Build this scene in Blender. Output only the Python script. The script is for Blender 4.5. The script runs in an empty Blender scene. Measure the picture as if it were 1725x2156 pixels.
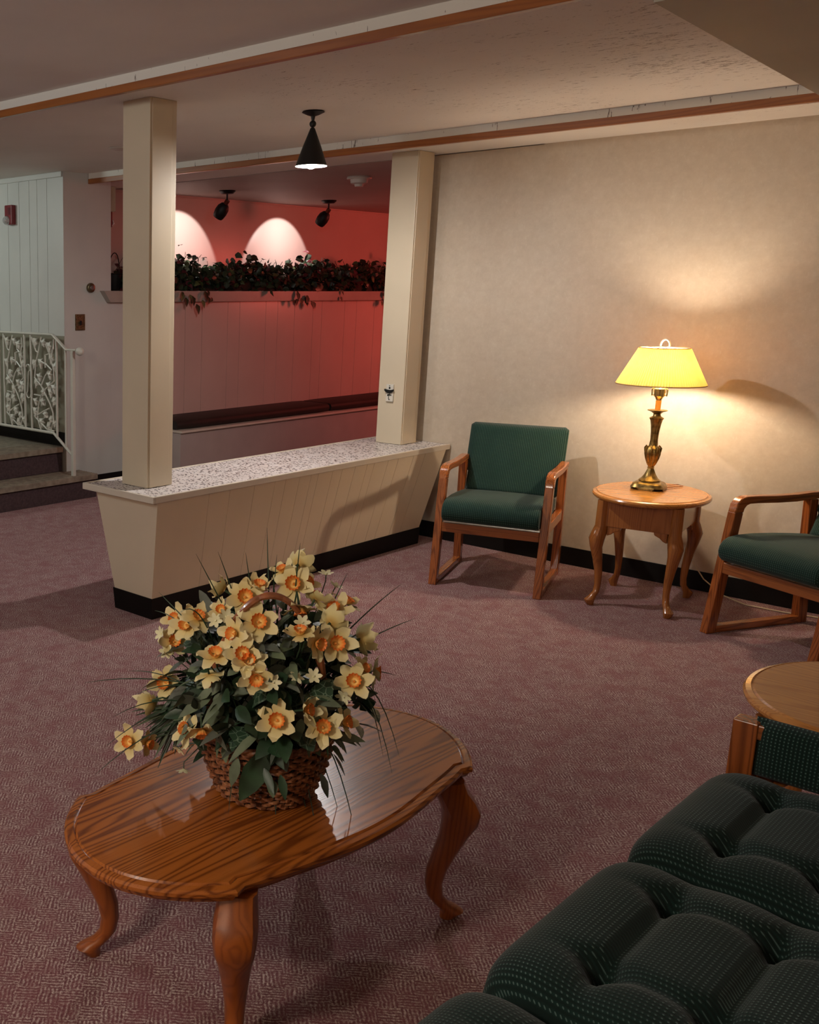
import bpy, bmesh, math, random
from mathutils import Vector, Matrix, Euler
random.seed(11)
PI = math.pi
SC = bpy.context.scene
COL = SC.collection

# ------------------------------------------------------------------ camera
cd = bpy.data.cameras.new('camera')
cam = bpy.data.objects.new('camera', cd); COL.objects.link(cam)
YAW, PITCH, ROLL = math.radians(137.92364), math.radians(12.81023), math.radians(-0.137187)
F = Vector((math.cos(YAW)*math.cos(PITCH), math.sin(YAW)*math.cos(PITCH), -math.sin(PITCH)))
R0 = Vector((math.sin(YAW), -math.cos(YAW), 0)); D0 = F.cross(R0)
R = math.cos(ROLL)*R0 + math.sin(ROLL)*D0; D = -math.sin(ROLL)*R0 + math.cos(ROLL)*D0
M = Matrix(((R.x, -D.x, -F.x), (R.y, -D.y, -F.y), (R.z, -D.z, -F.z))).to_4x4()
M.translation = (0, 0, 1.6)
cam.matrix_world = M
cd.sensor_fit = 'HORIZONTAL'; cd.sensor_width = 36
cd.lens = 2159.95/1725*36
cd.shift_x = (862.5-255.9)/1725
cd.shift_y = -(1078-1101.5)/1725
cd.clip_start = 0.05
SC.camera = cam

# ------------------------------------------------------------------ world, exposure, room lights
w = bpy.data.worlds.new('world'); SC.world = w; w.use_nodes = True
w.node_tree.nodes['Background'].inputs[0].default_value = (0.75, 0.72, 0.68, 1)
w.node_tree.nodes['Background'].inputs[1].default_value = 0.02
SC.view_settings.view_transform = 'Standard'; SC.view_settings.look = 'None'
SC.view_settings.exposure = 0.68; SC.view_settings.gamma = 1.0
SC.view_settings.use_curve_mapping = False
SC.cycles.max_bounces = 8
SC.cycles.sample_clamp_indirect = 6
SC.cycles.use_denoising = True

def light(name, kind, loc, power, col, target=None, **kw):
    l = bpy.data.lights.new(name, kind); l.energy = power; l.color = col
    for k, v in kw.items(): setattr(l, k, v)
    o = bpy.data.objects.new(name, l); COL.objects.link(o); o.location = loc
    if target is not None:
        o.rotation_euler = (Vector(target)-Vector(loc)).to_track_quat('-Z', 'Y').to_euler()
    return o
# lounge and landing ceiling lights, plus an added cool fill on the left
light('ceiling_light_lounge', 'POINT', (-1.3, -1.1, 2.28), 54, (1.0, 0.87, 0.72), shadow_soft_size=0.14)
light('entry_fill_light', 'POINT', (-4.3, 0.9, 2.30), 19, (0.88, 0.95, 1.0), shadow_soft_size=0.12)  # added fill that brightens the white wall and the left floor
light('ceiling_light_landing', 'AREA', (-7.6, 3.4, 2.43), 15, (0.86, 0.98, 0.92), target=(-7.3, 5.0, 1.0), size=0.6)
# wall washers over the ledge and the red neon deeper in the alcove
for yy in (6.75, 8.16):
    light('ledge_spot', 'SPOT', (-6.262, yy-0.01, 2.200), 14, (1.0, 0.90, 0.86), target=(-6.262-math.cos(math.radians(32)), yy-0.01, 2.200-math.sin(math.radians(32))),
          spot_size=math.radians(86), spot_blend=0.10, shadow_soft_size=0.015)
light('alcove_red_light', 'AREA', (-4.25, 9.9, 1.80), 15, (1.0, 0.12, 0.085), target=(-6.6, 8.8, 1.5), size=0.6)

# ------------------------------------------------------------------ node helpers
def mat(name):
    m = bpy.data.materials.new(name); m.use_nodes = True
    nt = m.node_tree; b = nt.nodes['Principled BSDF']
    return m, nt, b
def nd(nt, t, **kw):
    n = nt.nodes.new(t)
    for k, v in kw.items():
        if k.startswith('i_'):
            key = k[2:]
            key = int(key) if key.isdigit() else key.replace('_', ' ')
            n.inputs[key].default_value = v
        else: setattr(n, k, v)
    return n
def lk(nt, a, b): nt.links.new(a, b)
def ramp(nt, fac, stops, interp='LINEAR'):
    r = nt.nodes.new('ShaderNodeValToRGB'); r.color_ramp.interpolation = interp
    e = r.color_ramp.elements
    e[0].position, e[0].color = stops[0][0], (*stops[0][1], 1)
    e[1].position, e[1].color = stops[-1][0], (*stops[-1][1], 1)
    for p, c in stops[1:-1]:
        x = e.new(p); x.color = (*c, 1)
    lk(nt, fac, r.inputs[0]); return r.outputs[0]
def coords(nt, scale=(1, 1, 1), rot=(0, 0, 0)):
    tc = nd(nt, 'ShaderNodeTexCoord'); mp = nd(nt, 'ShaderNodeMapping')
    mp.inputs['Scale'].default_value = scale; mp.inputs['Rotation'].default_value = rot
    lk(nt, tc.outputs['Object'], mp.inputs['Vector']); return mp.outputs['Vector']
def noise(nt, vec, scale, detail=3, rough=0.5):
    n = nd(nt, 'ShaderNodeTexNoise'); n.inputs['Scale'].default_value = scale
    n.inputs['Detail'].default_value = detail; n.inputs['Roughness'].default_value = rough
    lk(nt, vec, n.inputs['Vector']); return n.outputs['Fac']
def math_(nt, op, a, b=None, c=None):
    n = nd(nt, 'ShaderNodeMath', operation=op)
    for i, x in enumerate((a, b, c)):
        if x is None: continue
        if isinstance(x, (int, float)): n.inputs[i].default_value = x
        else: lk(nt, x, n.inputs[i])
    return n.outputs[0]
def mix(nt, fac, a, b, mode='MIX'):
    n = nd(nt, 'ShaderNodeMix', data_type='RGBA', blend_type=mode)
    if isinstance(fac, (int, float)): n.inputs[0].default_value = fac
    else: lk(nt, fac, n.inputs[0])
    for i, x in ((6, a), (7, b)):
        if isinstance(x, tuple): n.inputs[i].default_value = (*x, 1)
        else: lk(nt, x, n.inputs[i])
    return n.outputs[2]
def bump(nt, b, h, strength=0.3, dist=0.01):
    n = nd(nt, 'ShaderNodeBump'); n.inputs['Strength'].default_value = strength; n.inputs['Distance'].default_value = dist
    lk(nt, h, n.inputs['Height']); lk(nt, n.outputs[0], b.inputs['Normal'])
def plain(name, col, rough=0.5, metal=0.0, var=0.08, vs=6.0, bmp=0.0, spec=0.5, coat=0.0):
    m, nt, b = mat(name)
    v = coords(nt); f = noise(nt, v, vs, 4)
    lo = tuple(max(0, c*(1-var)) for c in col); hi = tuple(min(1, c*(1+var)) for c in col)
    lk(nt, ramp(nt, f, [(0.3, lo), (0.7, hi)]), b.inputs['Base Color'])
    b.inputs['Roughness'].default_value = rough; b.inputs['Metallic'].default_value = metal
    b.inputs['Specular IOR Level'].default_value = spec; b.inputs['Coat Weight'].default_value = coat
    if bmp: bump(nt, b, noise(nt, v, vs*12, 3), bmp, 0.002)
    return m
def wood(name, light_, dark, axis='y', rough=0.28, coat=0.4, scale=1.0, contrast=1.0):
    m, nt, b = mat(name)
    s = {'x': (0.9, 15, 15), 'y': (15, 0.9, 15), 'z': (15, 15, 0.9)}[axis]
    v = coords(nt, tuple(k*scale for k in s))
    f = noise(nt, v, 0.55, 2, 0.4)
    rings = math_(nt, 'SINE', math_(nt, 'MULTIPLY', f, 150.0))
    rings = math_(nt, 'MULTIPLY_ADD', rings, 0.5, 0.5)
    rings = math_(nt, 'POWER', rings, 2.2)
    s2 = {'x': (8, 300, 300), 'y': (300, 8, 300), 'z': (300, 300, 8)}[axis]
    pores = noise(nt, coords(nt, s2), 1.0, 2)
    por = math_(nt, 'GREATER_THAN', pores, 0.62)
    broad = noise(nt, v, 0.25, 2)
    fac = math_(nt, 'MULTIPLY', rings, 0.75*contrast)
    fac = math_(nt, 'ADD', fac, math_(nt, 'MULTIPLY', por, 0.18*contrast))
    fac = math_(nt, 'ADD', fac, math_(nt, 'MULTIPLY_ADD', broad, 0.5, -0.2))
    lk(nt, ramp(nt, fac, [(0.0, light_), (1.0, dark)]), b.inputs['Base Color'])
    b.inputs['Roughness'].default_value = rough
    b.inputs['Coat Weight'].default_value = coat; b.inputs['Coat Roughness'].default_value = 0.12
    bump(nt, b, fac, 0.08, 0.0008)
    return m
def fabric(name, base, dot, u, v_, pitch=0.0085, axis_mix=None):
    """woven upholstery with a regular grid of pale pin dots; u and v_ weight the object axes"""
    m, nt, b = mat(name)
    tc = nd(nt, 'ShaderNodeTexCoord'); sp = nd(nt, 'ShaderNodeSeparateXYZ'); lk(nt, tc.outputs['Object'], sp.inputs[0])
    def lin(wt):
        o = None
        for i in range(3):
            if wt[i] == 0: continue
            t = math_(nt, 'MULTIPLY', sp.outputs[i], wt[i]*2*PI/pitch)
            o = t if o is None else math_(nt, 'ADD', o, t)
        return o
    su = math_(nt, 'SINE', lin(u)); sv = math_(nt, 'SINE', lin(v_))
    pr = math_(nt, 'MULTIPLY', math_(nt, 'MULTIPLY_ADD', su, 0.5, 0.5), math_(nt, 'MULTIPLY_ADD', sv, 0.5, 0.5))
    d = math_(nt, 'SMOOTHSTEP' if False else 'GREATER_THAN', pr, 0.72)
    var = noise(nt, tc.outputs['Object'], 9, 3)
    amt = math_(nt, 'MULTIPLY', d, math_(nt, 'MULTIPLY_ADD', var, 1.1, -0.1))
    rib = math_(nt, 'MULTIPLY_ADD', su, 0.5, 0.5)
    c = mix(nt, rib, tuple(k*0.62 for k in base), tuple(k*1.25 for k in base))
    lk(nt, mix(nt, amt, c, dot), b.inputs['Base Color'])
    b.inputs['Roughness'].default_value = 0.9; b.inputs['Specular IOR Level'].default_value = 0.25
    b.inputs['Sheen Weight'].default_value = 0.1
    bump(nt, b, pr, 0.35, 0.002)
    return m

# ------------------------------------------------------------------ materials
def make_carpet():
    m, nt, b = mat('carpet_weave')
    rot = coords(nt, (1, 1, 1), (0, 0, math.radians(47)))
    sp = nd(nt, 'ShaderNodeSeparateXYZ'); 
    wob = nd(nt, 'ShaderNodeTexNoise'); wob.inputs['Scale'].default_value = 26; lk(nt, rot, wob.inputs['Vector'])
    add = nd(nt, 'ShaderNodeVectorMath', operation='MULTIPLY_ADD'); lk(nt, wob.outputs['Color'], add.inputs[0])
    add.inputs[1].default_value = (0.014, 0.014, 0); lk(nt, rot, add.inputs[2])
    lk(nt, add.outputs[0], sp.inputs[0])
    ck = nd(nt, 'ShaderNodeTexChecker'); ck.inputs['Scale'].default_value = 1/0.052; lk(nt, add.outputs[0], ck.inputs['Vector'])
    hx = math_(nt, 'SINE', math_(nt, 'MULTIPLY', sp.outputs[0], 2*PI/0.0095))
    hy = math_(nt, 'SINE', math_(nt, 'MULTIPLY', sp.outputs[1], 2*PI/0.0095))
    mx = nd(nt, 'ShaderNodeMix', data_type='FLOAT'); lk(nt, ck.outputs['Fac'], mx.inputs[0]); lk(nt, hx, mx.inputs[2]); lk(nt, hy, mx.inputs[3])
    h = mx.outputs[0]
    fine = noise(nt, rot, 130, 3, 0.85); mid = noise(nt, rot, 14, 2, 0.5)
    f = math_(nt, 'ADD', math_(nt, 'MULTIPLY_ADD', h, 0.30, 0.30), math_(nt, 'MULTIPLY_ADD', fine, 3.6, -1.72))
    f = math_(nt, 'ADD', f, math_(nt, 'MULTIPLY_ADD', mid, 0.35, -0.08))
    c = ramp(nt, f, [(0.0, (0.11, 0.026, 0.036)), (0.35, (0.19, 0.075, 0.080)), (0.65, (0.275, 0.195, 0.18)), (1.0, (0.58, 0.46, 0.42))])
    ros = noise(nt, rot, 11, 4, 0.7)
    c = mix(nt, ramp(nt, ros, [(0.45, (0, 0, 0)), (0.62, (0.55, 0.55, 0.55))]), c, (0.185, 0.050, 0.062))
    lk(nt, c, b.inputs['Base Color']); b.inputs['Roughness'].default_value = 0.95
    b.inputs['Specular IOR Level'].default_value = 0.15; b.inputs['Sheen Weight'].default_value = 0.3
    b.inputs['Sheen Tint'].default_value = (0.9, 0.6, 0.6, 1)
    bump(nt, b, f, 0.5, 0.003)
    return m
def make_wallpaper():
    m, nt, b = mat('mottled_vinyl_wallpaper')
    v = coords(nt); a = noise(nt, v, 26, 5, 0.65); s = noise(nt, coords(nt, (1, 1, 0.45), (0, 0.5, 0)), 75, 3, 0.6)
    c = ramp(nt, a, [(0.25, (0.52, 0.435, 0.33)), (0.6, (0.58, 0.495, 0.385)), (0.8, (0.62, 0.545, 0.435))])
    c = mix(nt, math_(nt, 'MULTIPLY', math_(nt, 'GREATER_THAN', s, 0.66), 0.30), c, (0.64, 0.59, 0.49))
    lk(nt, c, b.inputs['Base Color']); b.inputs['Roughness'].default_value = 0.62
    bump(nt, b, a, 0.25, 0.002); return m
def make_ceiling(flaky):
    m, nt, b = mat('flaking_ceiling_paint' if flaky else 'ceiling_paint')
    v = coords(nt); a = noise(nt, v, 1.6, 4)
    c = ramp(nt, a, [(0.3, (0.75, 0.715, 0.665)), (0.7, (0.82, 0.785, 0.735))])
    if flaky:
        st = noise(nt, coords(nt, (13, 40, 10), (0, 0, 0.18)), 1.6, 5, 0.85)
        where = noise(nt, v, 2.2, 3)
        tc = nd(nt, 'ShaderNodeTexCoord'); dd = nd(nt, 'ShaderNodeVectorMath', operation='DISTANCE')
        lk(nt, tc.outputs['Object'], dd.inputs[0]); dd.inputs[1].default_value = (-2.0, 4.35, 2.465)
        near = math_(nt, 'MULTIPLY_ADD', dd.outputs['Value'], 0.055, 0.578)
        th = math_(nt, 'SUBTRACT', near, math_(nt, 'MULTIPLY_ADD', where, 0.22, -0.11))
        ck = math_(nt, 'GREATER_THAN', st, th)
        c = mix(nt, math_(nt, 'MULTIPLY', ck, 0.8), c, (0.16, 0.11, 0.08))
    lk(nt, c, b.inputs['Base Color']); b.inputs['Roughness'].default_value = 0.75
    bump(nt, b, noise(nt, v, 60, 3), 0.1, 0.002); return m
def make_chipped(name, base):
    m, nt, b = mat(name)
    v = coords(nt, (26, 26, 4)); a = noise(nt, v, 2.0, 3, 0.7)
    where = noise(nt, coords(nt), 5, 2)
    ck = math_(nt, 'GREATER_THAN', math_(nt, 'ADD', a, math_(nt, 'MULTIPLY', where, 0.18)), 0.745)
    lk(nt, mix(nt, math_(nt, 'MULTIPLY', ck, 0.85), base, (0.10, 0.06, 0.04)), b.inputs['Base Color'])
    b.inputs['Roughness'].default_value = 0.6; return m
def make_pebbles():
    m, nt, b = mat('pebble_mosaic')
    v = coords(nt, (1, 1, 1), (0, 0, 0.5))
    vo = nd(nt, 'ShaderNodeTexVoronoi'); vo.inputs['Scale'].default_value = 44; 
    mp = nd(nt, 'ShaderNodeMapping'); mp.inputs['Scale'].default_value = (1.0, 1.55, 1); lk(nt, v, mp.inputs['Vector']); lk(nt, mp.outputs[0], vo.inputs['Vector'])
    sp = nd(nt, 'ShaderNodeSeparateXYZ'); lk(nt, vo.outputs['Color'], sp.inputs[0])
    rad = math_(nt, 'MULTIPLY_ADD', sp.outputs[0], 0.28, 0.20)
    spot = math_(nt, 'LESS_THAN', vo.outputs['Distance'], rad)
    pc = ramp(nt, sp.outputs[1], [(0.0, (0.015, 0.010, 0.009)), (0.6, (0.07, 0.045, 0.038)), (1.0, (0.20, 0.15, 0.13))])
    ground = ramp(nt, noise(nt, v, 14, 3), [(0.3, (0.60, 0.54, 0.51)), (0.7, (0.74, 0.69, 0.66))])
    lk(nt, mix(nt, spot, ground, pc), b.inputs['Base Color']); b.inputs['Roughness'].default_value = 0.4
    bump(nt, b, vo.outputs['Distance'], 0.3, 0.003); return m
def emit(name, col, s):
    m, nt, b = mat(name); b.inputs['Base Color'].default_value = (*col, 1)
    b.inputs['Emission Color'].default_value = (*col, 1); b.inputs['Emission Strength'].default_value = s; return m

CARPET = make_carpet(); WALLP = make_wallpaper(); CEIL = make_ceiling(False); CEILF = make_ceiling(True)
CREAM = plain('cream_paint', (0.68, 0.575, 0.43), 0.38, var=0.04, vs=3, bmp=0.05)
COLM = plain('column_paint', (0.64, 0.545, 0.40), 0.34, var=0.04, vs=3, bmp=0.05)
LIP = plain('ivory_enamel', (0.66, 0.59, 0.49), 0.35, var=0.04, vs=5)
WHITE = plain('cool_white_paint', (0.56, 0.56, 0.53), 0.42, var=0.05, vs=2.5, bmp=0.05)
PINK = plain('warm_white_gloss_paint', (0.62, 0.455, 0.40), 0.28, var=0.04, vs=2.5, bmp=0.03)
ALCC = plain('alcove_ceiling_shade', (0.40, 0.34, 0.31), 0.6, var=0.06, vs=2)  # ceiling greyed in colour for the lamp light it misses
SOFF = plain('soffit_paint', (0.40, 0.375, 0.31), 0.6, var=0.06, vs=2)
GROOVE = plain('groove_shadow_line', (0.20, 0.15, 0.11), 0.8)
BLACK = plain('black_vinyl_base', (0.006, 0.0045, 0.004), 0.55, var=0.3, spec=0.2)
CHIP = make_chipped('chipped_white_board', (0.76, 0.73, 0.66))
TRIMW = wood('stained_trim_wood', (0.36, 0.115, 0.022), (0.20, 0.055, 0.012), 'x', 0.35, 0.3, 0.6, 0.6)
PEB = make_pebbles()
OAKD = wood('dark_honey_oak_top', (0.42, 0.125, 0.019), (0.11, 0.022, 0.0045), 'y', 0.27, 0.2, 1.0, 1.0)
OAKDZ = wood('dark_honey_oak_leg', (0.33, 0.085, 0.014), (0.13, 0.026, 0.005), 'z', 0.3, 0.35, 1.0, 0.6)
OAKL = wood('light_honey_oak_top', (0.58, 0.245, 0.055), (0.32, 0.105, 0.018), 'x', 0.24, 0.4, 1.0, 0.7)
OAKLZ = wood('light_honey_oak_leg', (0.36, 0.125, 0.028), (0.19, 0.055, 0.012), 'z', 0.25, 0.5, 1.0, 0.6)
OAKC = wood('red_oak_chair_upright', (0.36, 0.098, 0.020), (0.12, 0.027, 0.006), 'z', 0.25, 0.45, 1.2, 0.9)
OAKCY = wood('red_oak_chair_rail', (0.43, 0.125, 0.025), (0.15, 0.035, 0.008), 'y', 0.25, 0.45, 1.2, 0.9)
OAKCX = wood('red_oak_chair_cross', (0.30, 0.09, 0.02), (0.13, 0.032, 0.008), 'x', 0.3, 0.3, 1.2, 0.8)
FAB = fabric('green_dotted_upholstery', (0.0075, 0.030, 0.0225), (0.13, 0.22, 0.165), (1, 0, 0), (0, 1, 1), 0.0095)
FABS = fabric('dark_green_dotted_upholstery', (0.0036, 0.0165, 0.0130), (0.13, 0.20, 0.18), (0, 1, 0), (1, 0, 0.9), 0.0088)
FABA = fabric('dark_green_dotted_arm_cloth', (0.0045, 0.0200, 0.0155), (0.15, 0.24, 0.21), (1, 0, 0), (0, 0.4, 1), 0.0088)
BRASS = plain('antique_brass', (0.30, 0.20, 0.065), 0.34, 0.85, var=0.55, vs=45, bmp=0.15)
BLKM = plain('matt_black_metal', (0.006, 0.006, 0.006), 0.5, 0.2)
WMET = plain('white_painted_iron', (0.60, 0.58, 0.51), 0.35, var=0.05)
TREAD = plain('worn_metal_tread', (0.30, 0.26, 0.20), 0.45, 0.3, var=0.3, vs=20, bmp=0.3)
RISER = plain('stair_carpet', (0.060, 0.036, 0.040), 0.95, var=0.25, vs=60, bmp=0.4)
BENCH = plain('bench_enamel', (0.46, 0.40, 0.37), 0.6, var=0.05)
CUSH = plain('black_leatherette', (0.014, 0.008, 0.006), 0.65, var=0.3, vs=8, bmp=0.1)
WALLS = plain('room_paint', (0.50, 0.44, 0.36), 0.7)

# ------------------------------------------------------------------ mesh collector
class MB:
    def __init__(s): s.v = []; s.f = []; s.m = []
    def add(s, vs, fs, mi=0):
        o = len(s.v); s.v += [tuple(x) for x in vs]; s.f += [tuple(i+o for i in f) for f in fs]; s.m += [mi]*len(fs); return s
    def box(s, lo, hi, mi=0, mx=None):
        x0, y0, z0 = lo; x1, y1, z1 = hi
        vs = [Vector(p) for p in ((x0,y0,z0),(x1,y0,z0),(x1,y1,z0),(x0,y1,z0),(x0,y0,z1),(x1,y0,z1),(x1,y1,z1),(x0,y1,z1))]
        if mx: vs = [mx @ p for p in vs]
        return s.add(vs, [(3,2,1,0),(4,5,6,7),(0,1,5,4),(1,2,6,5),(2,3,7,6),(3,0,4,7)], mi)
    def hexa(s, b4, t4, mi=0):
        return s.add(list(b4)+list(t4), [(3,2,1,0),(4,5,6,7),(0,1,5,4),(1,2,6,5),(2,3,7,6),(3,0,4,7)], mi)
    def rings(s, rs, mi=0, caps=True, closed=False):
        n = len(rs[0]); vs = [p for r in rs for p in r]; fs = []
        m = len(rs)
        for i in range(m if closed else m-1):
            j = (i+1) % m
            for k in range(n):
                l = (k+1) % n; fs.append((i*n+k, i*n+l, j*n+l, j*n+k))
        if caps and not closed:
            fs.append(tuple(reversed(range(n)))); fs.append(tuple(range((m-1)*n, m*n)))
        return s.add(vs, fs, mi)
    def lathe(s, prof, n=32, c=(0, 0), mi=0, caps=True, fn=None):
        rs = []
        for r, z in prof:
            rs.append([(c[0]+(r+(fn(2*PI*k/n, r, z) if fn else 0))*math.cos(2*PI*k/n), c[1]+(r+(fn(2*PI*k/n, r, z) if fn else 0))*math.sin(2*PI*k/n), z) for k in range(n)])
        return s.rings(rs, mi, caps)
    def tube(s, pts, rad, n=8, mi=0, flat=1.0, closed=False):
        P = [Vector(p) for p in pts]; rs = []; up = Vector((0, 0, 1)); prev = None
        for i, p in enumerate(P):
            a = P[i-1] if (i > 0 or closed) else P[0]; b = P[(i+1) % len(P)] if (i < len(P)-1 or closed) else P[-1]
            t = (b-a).normalized() if (b-a).length > 1e-9 else Vector((0, 0, 1))
            if prev is None:
                u = t.cross(up); u = u.normalized() if u.length > 1e-3 else Vector((1, 0, 0))
            else:
                u = prev - t*prev.dot(t); u = u.normalized() if u.length > 1e-6 else prev
            prev = u; w_ = t.cross(u)
            r = rad[i] if isinstance(rad, (list, tuple)) else rad
            rs.append([p + u*r*math.cos(2*PI*k/n) + w_*r*flat*math.sin(2*PI*k/n) for k in range(n)])
        return s.rings(rs, mi, True, closed)
    def strip(s, pts, widths, normal, mi=0, cup=0.0):
        """leaf or petal: a three-wide strip that follows pts"""
        P = [Vector(p) for p in pts]; vs = []; fs = []; nrm = Vector(normal)
        for i, p in enumerate(P):
            t = (P[min(i+1, len(P)-1)]-P[max(i-1, 0)]).normalized()
            u = t.cross(nrm); u = u.normalized() if u.length > 1e-4 else t.orthogonal().normalized()
            n2 = u.cross(t)
            w_ = widths[i]
            vs += [p-u*w_+n2*w_*cup, p, p+u*w_+n2*w_*cup]
            if i: a = 3*(i-1); b = 3*i; fs += [(a, a+1, b+1, b), (a+1, a+2, b+2, b+1)]
        return s.add(vs, fs, mi)
    def build(s, name, mats, parent=None, smooth=True, bevel=0, seg=2, loc=None, sub=0, ang=35):
        me = bpy.data.meshes.new(name); me.from_pydata([tuple(v) for v in s.v], [], s.f)
        for m in (mats if isinstance(mats, (list, tuple)) else [mats]): me.materials.append(m)
        me.polygons.foreach_set('material_index', s.m); me.update()
        if smooth:
            me.polygons.foreach_set('use_smooth', [True]*len(me.polygons))
            try: me.set_sharp_from_angle(angle=math.radians(ang))
            except Exception: pass
        o = bpy.data.objects.new(name, me); COL.objects.link(o)
        if parent: o.parent = parent
        if loc: o.location = loc
        if bevel:
            b = o.modifiers.new('bevel', 'BEVEL'); b.width = bevel; b.segments = seg; b.limit_method = 'ANGLE'; b.angle_limit = math.radians(40)
        if sub:
            q = o.modifiers.new('sub', 'SUBSURF'); q.levels = sub; q.render_levels = sub
        return o
def tag(o, label=None, cat=None, group=None, kind=None):
    if label: o['label'] = label
    if cat: o['category'] = cat
    if group: o['group'] = group
    if kind: o['kind'] = kind
    return o
def thing(name, label, cat, loc=(0, 0, 0), rz=0.0, group=None):
    o = bpy.data.objects.new(name, None); COL.objects.link(o); o.location = loc; o.rotation_euler = (0, 0, rz)
    o.empty_display_size = 0.05
    return tag(o, label, cat, group)
def struct(mb, name, m, **kw):
    o = mb.build(name, m, smooth=False, **kw); o['kind'] = 'structure'; return o
def copy_tree(o, parent=None):
    c = o.copy(); COL.objects.link(c)
    if parent: c.parent = parent
    for ch in list(o.children): copy_tree(ch, c)
    return c

# ================================================================== SETTING
ZN, ZM, ZA = 2.505, 2.465, 2.425          # near, middle and alcove ceiling heights
YB1, YB2, YW = 3.185, 5.33, 5.978         # the two ceiling steps, the beige wall
XW, XU, YP = -6.28, -6.745, 5.07          # lower left wall, recessed upper wall, panelled wall
struct(MB().box((-10, -2.5, -0.1), (1.6, 12.2, 0)), 'floor', CARPET)
struct(MB().box((-10, -2.5, ZN), (1.6, YB1, ZN+0.08)), 'ceiling', CEIL)
struct(MB().box((-10, YB1+0.003, ZM), (1.6, YB2, ZM+0.12)), 'ceiling', CEILF)
struct(MB().box((-10, YB2+0.003, ZA), (1.6, YW, ZA+0.16)), 'ceiling', CEILF)
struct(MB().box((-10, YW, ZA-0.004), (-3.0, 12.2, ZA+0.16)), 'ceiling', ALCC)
# the two steps: chipped white board above a stained wood strip
def step(y, ztop, zmid, zbot, x0, x1, n):
    struct(MB().box((x0, y-0.012, zmid), (x1, y+0.002, ztop)), 'trim_%d' % n, CHIP)
    struct(MB().box((x0, y-0.018, zbot), (x1, y+0.012, zmid+0.002)), 'trim_%d' % (n+1), TRIMW, bevel=0.003)
step(YB1, ZN, 2.463, 2.430, -10, 1.6, 1)
step(YB2, ZM, 2.423, 2.388, XW+0.005, 1.6, 3)
# beige wall with its black base
struct(MB().box((-3.80, YW, 0), (1.6, YW+0.12, ZA+0.002)), 'wall_back', WALLP)
struct(MB().box((-3.80, YW-0.008, 0), (1.6, YW, 0.107)), 'baseboard_back', BLACK, bevel=0.002)
struct(MB().box((1.6, -2.5, 0), (1.7, YW+0.1, 2.6)), 'wall_right', WALLP)
struct(MB().box((-10, -2.6, 0), (1.7, -2.5, 2.6)), 'wall_front', WALLS)
struct(MB().box((-10.1, -2.6, 0), (-10, 12.2, 2.6)), 'wall_left', WALLS)
struct(MB().box((-10.1, 12.2, 0), (-3, 12.3, 2.6)), 'wall_far', WALLS)
struct(MB().box((-3.1, YW+0.12, 0), (-3.0, 12.2, 2.6)), 'wall_alcove', WALLS)
# lower left wall: plain white near the stairs, grooved boards under the ledge; recessed wall above the ledge
mb = MB().box((XW-0.4, YP+0.0105, 0), (XW, 5.55, 2.50), 0)
struct(mb, 'wall_stair', WHITE)
mb = MB(); mb.box((XW-0.44, 5.5505, 0), (XW-0.004, 12.2, 1.59), 1)
y = 5.5505
seq = [0.55, 0.30, 0.21, 0.33, 0.16, 0.36, 0.17, 0.25, 0.28, 0.14, 0.37, 0.2, 0.31, 0.15, 0.42, 0.22, 0.19, 0.33, 0.2, 0.3, 0.4, 0.5, 0.5, 0.6]
for wd in seq:
    y2 = min(y+wd, 12.2)
    mb.box((XW-0.004, y, 0), (XW, y2-0.004, 1.59), 2 if y < 5.6 else 0); y = y2
    if y >= 12.19: break
struct(mb, 'wall_ledge', [PINK, GROOVE, WHITE])
struct(MB().box((XU-0.1, 5.54, 1.5), (XU, 12.2, 2.50)), 'wall_recess', PINK)
struct(MB().box((XU, 5.56, 2.405), (XU+0.012, 12.2, 2.425)), 'trim_5', PINK, bevel=0.003)
struct(MB().box((XU, 5.5505, 1.58), (XW, 12.2, 1.592)), 'trim_6', PINK)
struct(MB().box((XW, 5.19, 0), (XW+0.008, 5.9, 0.125)), 'baseboard_stair', BLACK)
# ledge fascia with a mitred near end
mb = MB(); a0, a1, x1 = 5.43, 5.50, XW+0.055
mb.hexa([(XW, a1, 1.503), (x1, a1, 1.503), (x1, 12.2, 1.503), (XW, 12.2, 1.503)], [(XW, a0, 1.592), (x1, a0, 1.592), (x1, 12.2, 1.592), (XW, 12.2, 1.592)])
struct(mb, 'trim_7', plain('ledge_fascia_paint', (0.36, 0.31, 0.27), 0.4), bevel=0.002)
# panelled wall behind the stair railing
mb = MB(); mb.box((-10, YP+0.004, 0), (XW-0.001, YP+0.0102, 2.50), 1)
xs = [-10, -9.6, -9.2, -8.9, -8.5, -8.2, -7.9, -7.6, -7.3, -7.13, -6.985, -6.835, -6.702, -6.603, -6.478, XW]
for i in range(len(xs)-1): mb.box((xs[i]+0.002, YP, 0.385), (xs[i+1]-(0.002 if i < len(xs)-2 else 0), YP+0.01, 2.47), 0)
struct(mb, 'wall_panelled', [WHITE, GROOVE])
struct(MB().box((-10, YP-0.014, 2.425), (XW-0.005, YP, 2.465)), 'trim_8', WHITE, bevel=0.005)
struct(MB().box((-10, YP-0.004, 0.49), (XW, YP, 1.25)), 'trim_11', plain('olive_lower_wall', (0.27, 0.25, 0.185), 0.5))  # darker olive band over the lower panelled wall
struct(MB().box((-10, YP-0.008, 0.388), (XW+0.002, YP, 0.50)), 'baseboard_landing', BLACK)
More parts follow.
